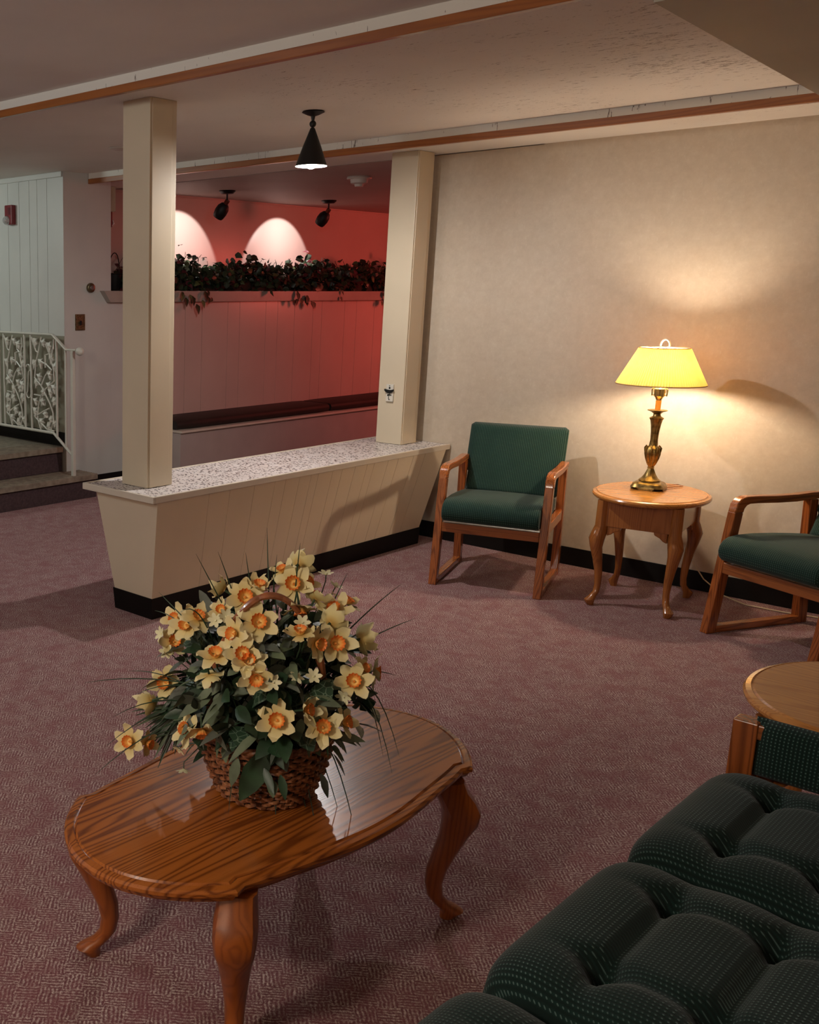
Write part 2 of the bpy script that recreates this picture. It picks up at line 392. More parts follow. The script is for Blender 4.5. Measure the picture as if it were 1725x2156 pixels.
# dropped soffit, upper right
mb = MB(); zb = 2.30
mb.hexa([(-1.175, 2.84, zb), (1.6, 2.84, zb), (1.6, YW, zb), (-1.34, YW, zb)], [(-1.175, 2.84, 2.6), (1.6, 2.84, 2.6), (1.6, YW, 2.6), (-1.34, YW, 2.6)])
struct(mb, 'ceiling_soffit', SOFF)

# stairs with worn metal nosings: two steps going up to the left
t = thing('staircase', 'two carpeted steps with worn metal treads going up behind the white railing', 'stairs', (0, 0, 0))
def stair(x, zt, y1, zb_, name):
    ye = YP-0.016; rz = MB(); rz.box((-9.9, 2.2, zb_), (min(x-0.02, XW), ye, zt-0.045)); tz = MB(); tz.box((-9.9, 2.2, zt-0.04), (min(x, XW), ye, zt))
    if x > XW:
        rz.box((XW+0.0085, 2.2, zb_), (x-0.02, y1, zt-0.045)); tz.box((XW+0.0085, 2.2, zt-0.04), (x, y1, zt))
        rz.box((XW, 2.2, zb_), (XW+0.0085, ye, zt-0.045)); tz.box((XW, 2.2, zt-0.04), (XW+0.0085, ye, zt))
    for k in range(9):
        xx = x-0.01-0.03*k; tz.box((xx-0.01, 2.2, zt), (xx, y1 if xx-0.01 > XW+0.009 else ye, zt+0.0025))
    rz.build('riser', RISER, t, smooth=False); tz.build('tread', TREAD, t, smooth=False, bevel=0.003)
stair(-6.04, 0.187, 5.20, 0.001, 'a'); stair(-6.29, 0.385, YP-0.016, 0.19, 'b')

# ------------------------------------------------------------------ half wall counter with two columns
t = thing('counter', 'cream panelled half wall with a pebble mosaic top and white lip', 'counter', (-3.65, 3.37, 0))
cx, cy = -3.65, 3.37
def L(x, y, z): return (x-cx, y-cy, z)
mb = MB()
# tapered body made of boards with fine grooves on the room side
zb0, zt0 = 0.108, 0.604
ys = [0.0]; widths = [0.30, 0.13, 0.16, 0.14, 0.075, 0.10, 0.085, 0.055, 0.11, 0.075, 0.105, 0.10, 0.06, 0.12, 0.09, 0.14, 0.11, 0.20]
for q in widths: ys.append(ys[-1]+q)
tot = ys[-1]
def yb(f): return 3.378+f*(5.765-3.378)
def yt(f): return 3.352+f*(5.925-3.352)
XR0, XR1, XL0, XL1 = -3.512, -3.452, -3.79, -3.902
inn = 0.004
mb.hexa([L(XL0, yb(0), zb0), L(XR0-inn, yb(0), zb0), L(XR0-inn, yb(1), zb0), L(XL0, yb(1), zb0)],
        [L(XL1, yt(0), zt0), L(XR1-inn, yt(0), zt0), L(XR1-inn, yt(1), zt0), L(XL1, yt(1), zt0)], 1)
mb.hexa([L(XL0, yb(0)-0.003, zb0), L(XR0, yb(0)-0.003, zb0), L(XR0, yb(0), zb0), L(XL0, yb(0), zb0)],
        [L(XL1, yt(0)-0.003, zt0), L(XR1, yt(0)-0.003, zt0), L(XR1, yt(0), zt0), L(XL1, yt(0), zt0)], 0)
for i in range(len(widths)):
    f0, f1 = ys[i]/tot, ys[i+1]/tot; g = 0.0009
    if i: f0 += g/2
    if i < len(widths)-1: f1 -= g/2
    mb.hexa([L(XR0-inn, yb(f0), zb0), L(XR0, yb(f0), zb0), L(XR0, yb(f1), zb0), L(XR0-inn, yb(f1), zb0)],
            [L(XR1-inn, yt(f0), zt0), L(XR1, yt(f0), zt0), L(XR1, yt(f1), zt0), L(XR1-inn, yt(f1), zt0)], 0)
mb.build('counter_body', [CREAM, GROOVE], t, smooth=False)
MB().hexa([L(-3.787, 3.376, 0), L(-3.512, 3.376, 0), L(-3.512, 5.765, 0), L(-3.787, 5.765, 0)],
          [L(-3.797, 3.370, zb0), L(-3.508, 3.370, zb0), L(-3.508, 5.770, zb0), L(-3.797, 5.770, zb0)]).build('counter_base', BLACK, t, smooth=False)
x0, x1, y0, y1 = -3.972, -3.447, 3.315, YW-0.012
MB().box(L(x0+0.012, y0+0.012, 0.622), L(x1-0.012, y1, 0.634)).build('mosaic_top', PEB, t, smooth=False)
mb = MB()
for lo, hi in (((x0, y0, 0.604), (x1, y0+0.016, 0.638)), ((x0, y0+0.016, 0.604), (x0+0.016, y1, 0.638)), ((x1-0.016, y0+0.016, 0.604), (x1, y1, 0.638)), ((x0+0.016, y0+0.016, 0.604), (x1-0.016, y1, 0.620))):
    mb.box(L(*lo), L(*hi))
mb.build('counter_lip', LIP, t, smooth=False, bevel=0.003)
def column(y0, y1, z1, n, dx=0):
    mb = MB(); x0, x1 = -3.826+dx, -3.640+dx
    mb.box((x0, y0, 0.636), (x1, y1, z1))
    mb.box((x1, y0+0.012, 0.637), (x1+0.004, y1-0.03, z1-0.001))   # planted board on the room face
    struct(mb, 'trim_%d' % n, COLM, bevel=0.003)
column(3.458, 3.632, ZM, 9); column(5.690, 5.868, ZA-0.001, 10)

# ================================================================== ALCOVE
t = thing('bench', 'built-in white bench running under the black seat cushions by the red wall', 'bench', (XW, 5.95, 0))
MB().box((0.002, 0, 0), (0.41, 6.2, 0.455)).build('bench_box', BENCH, t, smooth=False)
MB().box((0.002, -0.01, 0.457), (0.43, 6.2, 0.475)).build('bench_seat', LIP, t, smooth=False, bevel=0.003)
def cushion(y0, y1, label):
    mb = MB(); rs = []
    prof = [(0.0, 0.0), (0.345, 0.0), (0.365, 0.012), (0.37, 0.038), (0.362, 0.062), (0.34, 0.074), (0.02, 0.078), (0.0, 0.07)]
    ny = 14
    for i in range(ny+1):
        f = i/ny; s = 1.0 if 0 < i < ny else 0.94
        rs.append([(x*s+0.004, y0+(y1-y0)*f, 0.477+z*(s if z > 0.03 else 1)) for x, z in prof])
    mb.rings(rs)
    o = mb.build('seat_cushion', CUSH, loc=(XW, 0, 0), ang=60); tag(o, label, 'cushion', 'black cushions on the alcove bench')
cushion(5.97, 8.02, 'long black bench cushion nearest the stairs, on the built-in bench')
cushion(8.05, 10.2, 'long black bench cushion at the red end, partly behind the right column')

def spot(y, label):
    t = thing('ceiling_spotlight', label, 'spotlight', (-6.15, y, ZA-0.004), 0, 'black spotlights above the ledge')
    MB().lathe([(0.001, -0.0), (0.068, -0.0), (0.072, -0.006), (0.05, -0.026), (0.012, -0.03), (0.001, -0.03)], 28).build('canopy', BLKM, t)
    MB().tube([(0, 0, -0.028), (0, 0, -0.075), (-0.02, 0.0, -0.095)], 0.007, 8).build('arm', BLKM, t)
    d = Vector((-math.cos(math.radians(52)), -0.05, -math.sin(math.radians(52)))).normalized()
    p0 = Vector((0.0, 0.005, -0.082))
    MB().tube([p0-d*0.005, p0+d*0.04], 0.021, 14).build('knuckle', plain('copper_knuckle', (0.18, 0.05, 0.03), 0.35, 0.8), t)
    prof = [(0.03, 0.022), (0.04, 0.036), (0.07, 0.052), (0.11, 0.056), (0.15, 0.050), (0.165, 0.044)]
    pts = [p0+d*s for s, r in prof]; mb = MB()
    mb.tube(pts, [r for s, r in prof], 24)
    mb.f.pop(); mb.m.pop()
    mb.tube(list(reversed([p for p in pts])), [r-0.003 for s, r in reversed(prof)], 24)
    mb.build('head', BLKM, t)
    return t
for y, l in ((5.34, 'black ceiling spotlight hidden behind the near column'), (6.75, 'black ceiling spotlight above the ivy, nearer the left column'), (8.16, 'black ceiling spotlight above the ivy, left of the smoke detector')):
    if y > 6: spot(y, l)

t = thing('smoke_detector', 'round white smoke detector on the alcove ceiling', 'smoke detector', (-4.745, 6.65, ZA-0.004))
SMK = plain('aged_white_plastic', (0.55, 0.47, 0.42), 0.4)
MB().lathe([(0.001, 0), (0.088, 0), (0.092, -0.01), (0.088, -0.018), (0.001, -0.018)], 36).build('mount_ring', SMK, t)
MB().lathe([(0.001, -0.018), (0.066, -0.018), (0.062, -0.045), (0.05, -0.052), (0.001, -0.052)], 36).build('sensor_body', SMK, t)
mb = MB().lathe([(0.001, -0.052), (0.034, -0.052), (0.03, -0.07), (0.001, -0.072)], 24)
mb.build('sensor_cap', SMK, t)

def alarm(name, label, loc, rz):
    t = thing(name, label, 'fire alarm', loc, rz, 'red fire alarms')
    RED = plain('alarm_red', (0.17, 0.010, 0.014), 0.35)
    MB().box((-0.047, -0.045, -0.075), (0.047, -0.001, 0.075)).build('alarm_housing', RED, t, smooth=False, bevel=0.006)
    mb = MB()
    for k in range(5): mb.box((0.0+0.008*k, -0.0462, 0.0), (0.003+0.008*k, -0.0445, 0.055))
    mb.build('sounder_grille', plain('alarm_dark_red', (0.07, 0.005, 0.007), 0.5), t, smooth=False)
    mb = MB(); rs = []
    for i in range(7):
        a = i/6*PI/2; rs.append([(-0.012+0.036*math.cos(a)*math.cos(q*PI/8), -0.046-0.036*math.sin(a), -0.042+0.036*math.cos(a)*math.sin(q*PI/8)) for q in range(16)])
    mb.rings(rs)
    GL = plain('strobe_lens', (0.78, 0.80, 0.80), 0.08, 0.6, var=0.5, vs=40)
    mb.build('strobe_lens', GL, t, smooth=False)
    return t
alarm('fire_alarm', 'red fire alarm with clear strobe on the white panelled wall', (-6.925, YP, 2.18), 0)
alarm('fire_alarm', 'red fire alarm seen side-on at the end of the white wall above the ledge', (-6.36, 5.552, 2.16), PI)
t = MB().box((-0.07, -0.06, -0.1), (0.05, -0.001, 0.09)).build('door_chime', plain('chime_box', (0.36, 0.31, 0.22), 0.6), smooth=False, bevel=0.006, loc=(-6.36, 5.552, 2.30))
t.rotation_euler = (0, 0, PI); tag(t, 'small tan box mounted above the side-on fire alarm', 'wall box')

o = MB().lathe([(0.001, 0), (0.06, 0), (0.062, -0.006), (0.03, -0.014), (0.001, -0.014)], 28).build('ceiling_plate', SMK, loc=(-5.03, 4.515, ZM-0.001)); tag(o, 'small pale round plate on the ceiling left of the near column', 'ceiling plate')

# ------------------------------------------------------------------ lock and switch plates on the white wall
t = thing('deadbolt', 'round brass deadbolt lock on the white wall', 'lock', (XW, 5.33, 1.615))
def disc(prof, m, name, par, n=28):
    mb = MB(); mb.rings([[(x, r*math.cos(2*PI*k/n), r*math.sin(2*PI*k/n)) for k in range(n)] for r, x in prof]); return mb.build(name, m, par)
disc([(0.036, 0.001), (0.038, 0.006), (0.036, 0.022), (0.03, 0.026), (0.02, 0.026), (0.001, 0.026)], plain('dull_brass', (0.16, 0.13, 0.07), 0.35, 0.8), 'lock_collar', t)
disc([(0.019, 0.026), (0.017, 0.034), (0.001, 0.036)], plain('nickel_cylinder', (0.6, 0.6, 0.6), 0.15, 0.9), 'key_cylinder', t)
t = thing('switch_plate', 'ornate brass switch plate on the white wall below the deadbolt', 'switch plate', (XW, 5.225, 1.352))
mb = MB(); mb.box((0.001, -0.048, -0.062), (0.008, 0.048, 0.062))
for s in (-1, 1):
    for k in range(5):
        mb.box((0.008, s*0.040-0.005, -0.056+0.024*k), (0.012, s*0.040+0.005, -0.042+0.024*k))
        if k < 3: mb.box((0.008, -0.024+0.018*k, s*0.054-0.005), (0.012, -0.012+0.018*k, s*0.054+0.005))
mb.build('plate', plain('tarnished_brass', (0.17, 0.12, 0.06), 0.45, 0.7, var=0.6, vs=90, bmp=0.3), t, smooth=False, bevel=0.001)
MB().box((0.008, -0.008, -0.022), (0.020, 0.008, 0.012)).build('toggle', BLKM, t, smooth=False, bevel=0.002)

# plate with black handle on the far column
t = thing('wall_phone_plate', 'white wall plate with a curved black handle on the far column', 'wall plate', (-3.735, 5.690, 0.965))
MB().box((-0.026, -0.014, -0.058), (0.026, -0.001, 0.052)).build('plate', plain('ivory_plate', (0.66, 0.63, 0.55), 0.35), t, smooth=False, bevel=0.003)
mb = MB(); rs = []
for i in range(13):
    a = -1+2*i/12; zc = 0.018-0.010*(1-a*a); hh = 0.006+0.006*(1-a*a)
    rs.append([(0.032*a, -0.014, zc-hh), (0.032*a, -0.026, zc-hh), (0.032*a, -0.026, zc+hh*0.7), (0.032*a, -0.014, zc+hh*0.7)])
mb.rings(rs); mb.build('curved_handle', BLKM, t, smooth=False)
mb = MB()
for k, (x, z, r) in enumerate(((0, -0.006, 0.003), (0, -0.016, 0.006), (-0.010, -0.018, 0.005), (0.012, -0.017, 0.004), (-0.003, -0.028, 0.003), (-0.004, -0.036, 0.003), (0.0, -0.044, 0.004))):
    mb.rings([[(x+r*math.cos(q*PI/5), yy, z+r*math.sin(q*PI/5)) for q in range(10)] for yy in (-0.0142, -0.0165)])
mb.build('ornament', BLKM, t)
for z, r in ((0.042, 0.003), (0.029, 0.006)):
    MB().rings([[(r*math.cos(q*PI/5), yy, z+r*math.sin(q*PI/5)) for q in range(10)] for yy in (-0.0142, -0.0165)]).build('screw', BLKM, t)

# ------------------------------------------------------------------ white iron stair railing with vine panels
YR = 4.985
t = thing('stair_railing', 'white wrought iron stair railing with grapevine panels', 'railing', (-6.08, YR, 0.0))
def P2(x, z, dy=0.0): return (x+6.08, dy, z)
mb = MB().tube([P2(-8.4, 1.262), P2(-6.32, 1.262), P2(-6.155, 1.155), P2(-6.03, 1.155)], 0.016, 8, flat=0.6); mb.build('top_rail', WMET, t)
disc2 = MB()
for i in range(1):
    rs = [[(-5.995+6.08+0.032*math.sin(a)*math.cos(q*PI/8), 0.032*math.sin(a)*math.sin(q*PI/8), 1.148+0.032*math.cos(a)) for q in range(16)] for a in [0.02+k*(PI-0.04)/10 for k in range(11)]]
    disc2.rings(rs)
disc2.build('finial', WMET, t)
MB().tube([P2(-8.4, 0.50), P2(-6.32, 0.50), P2(-6.08, 0.345)], 0.012, 8).build('bottom_rail', WMET, t)
MB().box(P2(-6.092, 0.19, -0.014), P2(-6.064, 1.15, 0.014)).build('post', WMET, t, smooth=False, bevel=0.003)
def zbot(x): return 0.50 if x < -6.32 else 0.50-(x+6.32)*0.155/0.24
def ztop(x): return 1.262 if x < -6.32 else 1.262-(x+6.32)*0.107/0.165
bal = [-8.2, -7.92, -7.82, -7.54, -7.44, -7.16, -7.03, -6.965, -6.685, -6.60, -6.275, -6.165]
for x in bal:
    MB().box(P2(x-0.007, zbot(x), -0.007), P2(x+0.007, ztop(x)-0.01, 0.007)).build('baluster', WMET, t, smooth=False, bevel=0.002)
VN = {'a': [(510,140),(470,290),(435,430),(425,600),(500,690),(560,800),(605,890),(625,980),(635,1080),(600,1190)],
      'b': [(395,150),(440,300),(470,320)], 'c': [(640,250),(610,380),(640,500),(650,620),(540,730),(490,810),(455,950),(450,1060),(490,1190)],
      'd': [(600,320),(550,340),(552,480)], 'd2': [(585,515),(540,580),(500,690)], 'e': [(480,405),(560,440),(620,500)], 'f': [(450,1030),(520,975),(590,930)],
      'g': [(410,1040),(450,1080),(560,1175),(640,1180)], 'h': [(420,795),(495,800)], 'i': [(560,215),(580,300),(610,330)], 'k': [(640,160),(645,270)]}
LV = [(430,205),(525,205),(590,240),(490,430),(415,450),(470,590),(590,555),(440,660),(520,760),(580,680),(600,750),(430,870),(505,870),(640,850),(425,990),(540,1010),(600,1060),(490,1100),(575,1140),(615,370),(645,460),(645,1100),(640,700)]
def vine(x0, x1, name):
    mb = MB()
    def q(px, py): return (x0+(px-385)/(665-385)*(x1-x0)+6.08, random.uniform(-0.004, 0.004), 1.245-(py-135)/(1190-135)*0.735)
    for pts in VN.values(): mb.tube([q(*p) for p in pts], 0.0062, 6)
    for (px, py) in LV:
        c = Vector(q(px, py)); a0 = random.uniform(-0.5, 0.5); R_ = random.uniform(0.030, 0.040)
        vs = [c+Vector((0, -0.013, 0))]
        for k in range(15):
            a = a0+2*PI*k/15; r = R_*(1.0 if k % 3 == 0 else 0.66)*(1.2 if k in (0,) else 1)
            vs.append(c+Vector((r*math.sin(a), -0.006*math.cos(3*a), -r*math.cos(a)*1.15)))
        mb.add(vs, [(0, 1+k, 1+(k+1) % 15) for k in range(15)])
        mb.add([v+Vector((0, 0.012, 0)) for v in vs], [(0, 1+(k+1) % 15, 1+k) for k in range(15)])
    mb.build('vine_panel', WMET, t, smooth=False)
vine(-6.965, -6.695, 'v'); vine(-6.60, -6.285, 'v'); vine(-7.44, -7.16, 'v'); vine(-7.82, -7.54, 'v')
sc = []
for i in range(15):
    a = i/14; sc.append((a, ))
def scroll(xc, zc):
    pts = []
    for k in range(9): a = PI*0.9-k*PI*1.35/8; pts.append((xc+0.002+0.026*math.cos(a), 0, zc+0.105+0.028*math.sin(a)))
    for k in range(9): a = PI*0.75+k*PI*1.35/8-0.25; pts.append((xc+0.004+0.026*math.cos(a), 0, zc-0.105+0.028*math.sin(a)))
    MB().tube([P2(p[0], p[2], p[1]) for p in pts], 0.005, 6).build('scroll', WMET, t)
scroll(-6.642, 0.885)

# ------------------------------------------------------------------ ivy on the ledge
GRN = plain('ivy_green', (0.020, 0.034, 0.014), 0.42, var=0.6, vs=14); GRN2 = plain('ivy_light_green', (0.085, 0.10, 0.035), 0.45, var=0.4, vs=14)
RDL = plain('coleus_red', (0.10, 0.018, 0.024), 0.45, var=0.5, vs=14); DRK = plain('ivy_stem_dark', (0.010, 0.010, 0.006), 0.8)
mb = MB(); rnd = random.Random(3)
for i in range(4300):
    y = rnd.uniform(5.78, 10.6)
    top = 0.20+0.045*math.sin(y*7.1)+0.03*math.sin(y*17.3+1)+0.035*math.sin(y*31)
    u = rnd.random()
    h = (u**0.85)*top; x = -6.42+rnd.gauss(0, 0.09)
    if rnd.random() < 0.022 and math.sin(y*9.0)+math.sin(y*4.1) > 0.3: h = -rnd.uniform(0.0, 0.12); x = XW+0.07
    if rnd.random() < 0.02: h = top+rnd.uniform(0.0, 0.10)
    x = max(XU+0.06, min(XW+0.075, x))
    c = Vector((x, y, 1.60+h)); s = rnd.uniform(0.028, 0.056)
    d = Vector((rnd.gauss(0.35, 0.6), rnd.gauss(0, 0.8), rnd.gauss(0.05, 0.6))).normalized(); n = Vector((rnd.gauss(0.6, 0.5), rnd.gauss(-0.3, 0.5), rnd.gauss(0.6, 0.5))).normalized()
    if abs(d.dot(n)) > 0.93: n = d.orthogonal()
    if h < 0 and x > XW: d = Vector((0.25, rnd.gauss(0, .4), -0.8)).normalized(); n = Vector((1, 0, 0.2))
    mi = rnd.choices([0, 1, 2], [0.80, 0.08, 0.12])[0]
    mb.strip([c, c+d*s*0.45, c+d*s*0.95, c+d*s*1.5+Vector((0, 0, -s*0.2))], [s*0.12, s*0.55, s*0.42, 0.0008], n, mi, cup=0.25)
for i in range(150):
    y = rnd.uniform(5.8, 10.5); p = Vector((-6.42+rnd.gauss(0, .08), y, 1.60))
    mb.tube([p, p+Vector((rnd.gauss(0, .05), rnd.gauss(0, .06), 0.13)), p+Vector((rnd.gauss(0, .08), rnd.gauss(0, .1), rnd.uniform(0.16, 0.30)))], 0.0025, 4, 3)
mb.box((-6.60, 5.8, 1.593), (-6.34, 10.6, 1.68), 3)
o = mb.build('ivy_foliage', [GRN, GRN2, RDL, DRK], ang=60); tag(o, 'dense dark green and red trailing ivy filling the ledge under the spotlights', 'plants', kind='stuff')

t = thing('hanging_basket', 'small dark wire basket with looped handle at the near end of the ledge', 'basket', (-6.42, 5.70, 1.593))
MB().lathe([(0.001, 0), (0.042, 0), (0.05, 0.02), (0.075, 0.13), (0.09, 0.135), (0.075, 0.14), (0.05, 0.14), (0.001, 0.14)], 20).build('bowl', BLKM, t)
MB().tube([(0.07*math.cos(PI*k/12), 0.07*math.sin(PI*k/12)*0.2, 0.13+0.17*math.sin(PI*k/12)) for k in range(13)], 0.004, 6).build('handle', BLKM, t)

# ------------------------------------------------------------------ cone pendants
def cone(loc, label):
    t = thing('pendant_light', label, 'pendant light', loc, 0)
    MB().lathe([(0.001, 0), (0.052, 0), (0.056, -0.006), (0.03, -0.018), (0.012, -0.024), (0.001, -0.024)], 28).build('canopy', BLKM, t)
    mb = MB().lathe([(0.012, -0.02), (0.007, -0.045), (0.007, -0.06)], 14)
    rs = [[(0.017*math.sin(a)*math.cos(q*PI/8), 0.017*math.sin(a)*math.sin(q*PI/8), -0.060+0.017*math.cos(a)) for q in range(16)] for a in [0.05+k*(PI-0.1)/8 for k in range(9)]]
    mb.rings(rs); mb.build('swivel', BLKM, t)
    mb = MB().lathe([(0.006, -0.075), (0.012, -0.082), (0.045, -0.165), (0.079, -0.259)], 40, mi=0, caps=False)
    mb.lathe([(0.079, -0.259), (0.0775, -0.2595), (0.043, -0.167), (0.008, -0.085)], 40, mi=1, caps=False)
    mb.build('cone_shade', [BLKM, plain('shade_inner_white', (0.8, 0.8, 0.78), 0.5)], t)
    rs = [[(0.028*math.sin(a)*math.cos(q*PI/10), 0.028*math.sin(a)*math.sin(q*PI/10), -0.250+0.022*math.cos(a)) for q in range(20)] for a in [0.05+k*(PI-0.1)/10 for k in range(11)]]
    MB().rings(rs).build('bulb', emit('cone_bulb', (1.0, 0.95, 0.92), CONE_E), t)
CONE_E = 1750
cone((-3.378, 4.323, ZM), 'black cone pendant with lit bulb hanging from the ceiling between the two columns')

# ================================================================== ARMCHAIRS
def rloop(pts, r, n=5):
    """round the corners of a closed 2D loop"""
    out = []; m = len(pts)
    for i in range(m):
        p = Vector(pts[i]); a = Vector(pts[i-1])-p; b = Vector(pts[(i+1) % m])-p
        rr = r[i] if isinstance(r, (list, tuple)) else r
        rr = min(rr, a.length*0.45, b.length*0.45)
        if rr < 1e-4: out.append(tuple(p)); continue
        p0 = p+a.normalized()*rr; p1 = p+b.normalized()*rr
        for k in range(n+1):
            t_ = k/n; q = (1-t_)**2*p0+2*t_*(1-t_)*p+t_*t_*p1; out.append(tuple(q))
    return out
def plate_between(mb, outer, x0, x1, mi=0):
    n = len(outer); mb.rings([[(x0, p[0], p[1]) for p in outer], [(x1, p[0], p[1]) for p in outer]], mi)
def pad(mb, fn, nu=24, nv=18, mi=0):
    """closed pillow: fn(u, v, side) -> point, u,v in -1..1"""
    vs = []; fs = []; idx = {}
    for s in (0, 1):
        for i in range(nu+1):
            for j in range(nv+1):
                if s == 1 and (i in (0, nu) or j in (0, nv)): idx[(s, i, j)] = idx[(0, i, j)]; continue
                idx[(s, i, j)] = len(vs); vs.append(fn(-1+2*i/nu, -1+2*j/nv, s))
        for i in range(nu):
            for j in range(nv):
                q = [idx[(s, i, j)], idx[(s, i+1, j)], idx[(s, i+1, j+1)], idx[(s, i, j+1)]]
                fs.append(tuple(q if s == 1 else reversed(q)))
    return mb.add(vs, fs, mi)
def edge(u, p=6): return max(0.0, 1-abs(u)**p)**(1/ p*2.0)
W2 = 0.2965
def make_chair(label):
    t = thing('armchair', label, 'armchair', (0, 0, 0), 0, 'green upholstered oak armchairs')
    for s in (-1, 1):
        xa, xb = (s*W2, s*(W2-0.042)); lo, hi = min(xa, xb), max(xa, xb)
        # sled frame: front upright slopes back as it rises, arm curves down to the rear
        fr = MB().hexa([(lo, -0.055, 0.0), (hi, -0.055, 0.0), (hi, 0.0, 0.0), (lo, 0.0, 0.0)], [(lo, 0.022, 0.59), (hi, 0.022, 0.59), (hi, 0.072, 0.585), (lo, 0.072, 0.585)])
        fr.build('front_leg', OAKC, t, smooth=False, bevel=0.004)
        MB().hexa([(lo, 0.52, 0.0), (hi, 0.52, 0.0), (hi, 0.578, 0.0), (lo, 0.578, 0.0)], [(lo, 0.485, 0.625), (hi, 0.485, 0.625), (hi, 0.535, 0.625), (lo, 0.535, 0.625)]).build('rear_leg', OAKC, t, smooth=False, bevel=0.004)
        MB().box((lo+0.001, -0.005, 0.001), (hi-0.001, 0.53, 0.036)).build('floor_runner', OAKCY, t, smooth=False, bevel=0.004)
        arm = []
        top = [(0.022, 0.585), (0.030, 0.628), (0.048, 0.650), (0.085, 0.662), (0.16, 0.661), (0.28, 0.656), (0.40, 0.655), (0.50, 0.660), (0.552, 0.659)]
        bot = [(0.072, 0.585), (0.078, 0.606), (0.090, 0.620), (0.108, 0.626), (0.16, 0.626), (0.28, 0.621), (0.40, 0.620), (0.50, 0.626), (0.550, 0.628)]
        rs = [[(lo-0.001, a[0], a[1]), (hi+0.001, a[0], a[1]), (hi+0.001, b[0], b[1]), (lo-0.001, b[0], b[1])] for a, b in zip(top, bot)]
        MB().rings(rs).build('armrest', OAKCY, t, bevel=0.005, ang=40)
        MB().box((lo+0.004, 0.045, 0.335), (hi-0.004, 0.51, 0.388)).build('side_rail', OAKCY, t, smooth=False, bevel=0.003)
    MB().box((-W2+0.043, -0.012, 0.300), (W2-0.043, 0.016, 0.352)).build('front_rail', OAKCX, t, smooth=False, bevel=0.003)
    MB().box((-W2+0.043, 0.515, 0.33), (W2-0.043, 0.54, 0.38)).build('back_rail', OAKCX, t, smooth=False, bevel=0.003)
    MB().box((-W2+0.045, 0.014, 0.352), (W2-0.045, 0.018, 0.357)).build('seat_light_slit', plain('bright_slit', (0.7, 0.7, 0.7), 0.25, 0.9), t, smooth=False)  # bright strip standing in for light through the slit under the seat
    sp_ = [(-0.005, 0.362), (-0.036, 0.368), (-0.055, 0.386), (-0.061, 0.412), (-0.057, 0.440), (-0.040, 0.464), (-0.012, 0.479), (0.04, 0.487), (0.13, 0.488), (0.25, 0.482), (0.37, 0.472), (0.46, 0.463), (0.492, 0.450), (0.50, 0.425), (0.49, 0.395), (0.46, 0.375), (0.38, 0.366), (0.25, 0.362), (0.12, 0.361)]
    rs = []
    for u, k in ((-1, 0.80), (-0.992, 0.90), (-0.975, 0.96), (-0.94, 0.99), (-0.8, 1), (-0.4, 1.0), (0, 1.0), (0.4, 1.0), (0.8, 1), (0.94, 0.99), (0.975, 0.96), (0.992, 0.90), (1, 0.80)):
        cr = 0.006*(1-u*u)
        rs.append([(u*(W2-0.044), 0.22+(y-0.22)*(1-(1-k)*0.18), 0.425+(z-0.425)*k+(cr if z > 0.44 else 0)) for y, z in sp_])
    MB().rings(rs).build('seat', FAB, t, ang=80)
    def back(u, v, s):
        x = u*(W2-0.026 if v > -0.35 else W2-0.043)
        z = 0.445+0.5*(v+1)*0.395
        h = (z-0.445)/0.395
        ybase = 0.475+0.155*h-0.02*h*h
        curve = -0.018*(1-u*u)
        e = (max(0, 1-abs(u)**10)**0.4)*(max(0, 1-abs(v)**12)**0.4)
        cr = 0.0
        if abs(u) > 0.93 and abs(v) > 0.93: cr = 0.012
        y = ybase+0.026+(-0.032*e-0.012*(1-u*u)*e if s else 0.030*e)
        return (x*(1-cr*1.2), y, z-(cr if v > 0 else -cr))
    b_ = MB(); pad(b_, back, 26, 24); b_.build('backrest', FAB, t, ang=75)
    return t
c1 = make_chair('green armchair with oak arms facing the room, between the half wall and the lamp table')
c1.location = (-2.681, 5.111, 0); c1.rotation_euler = (0, 0, math.radians(17.2))
c2 = copy_tree(c1); c2.location = (-1.336, 5.153, 0); c2.rotation_euler = (0, 0, math.radians(-24.6))
c2['label'] = 'green armchair with oak arms cut off by the right edge, right of the lamp table'

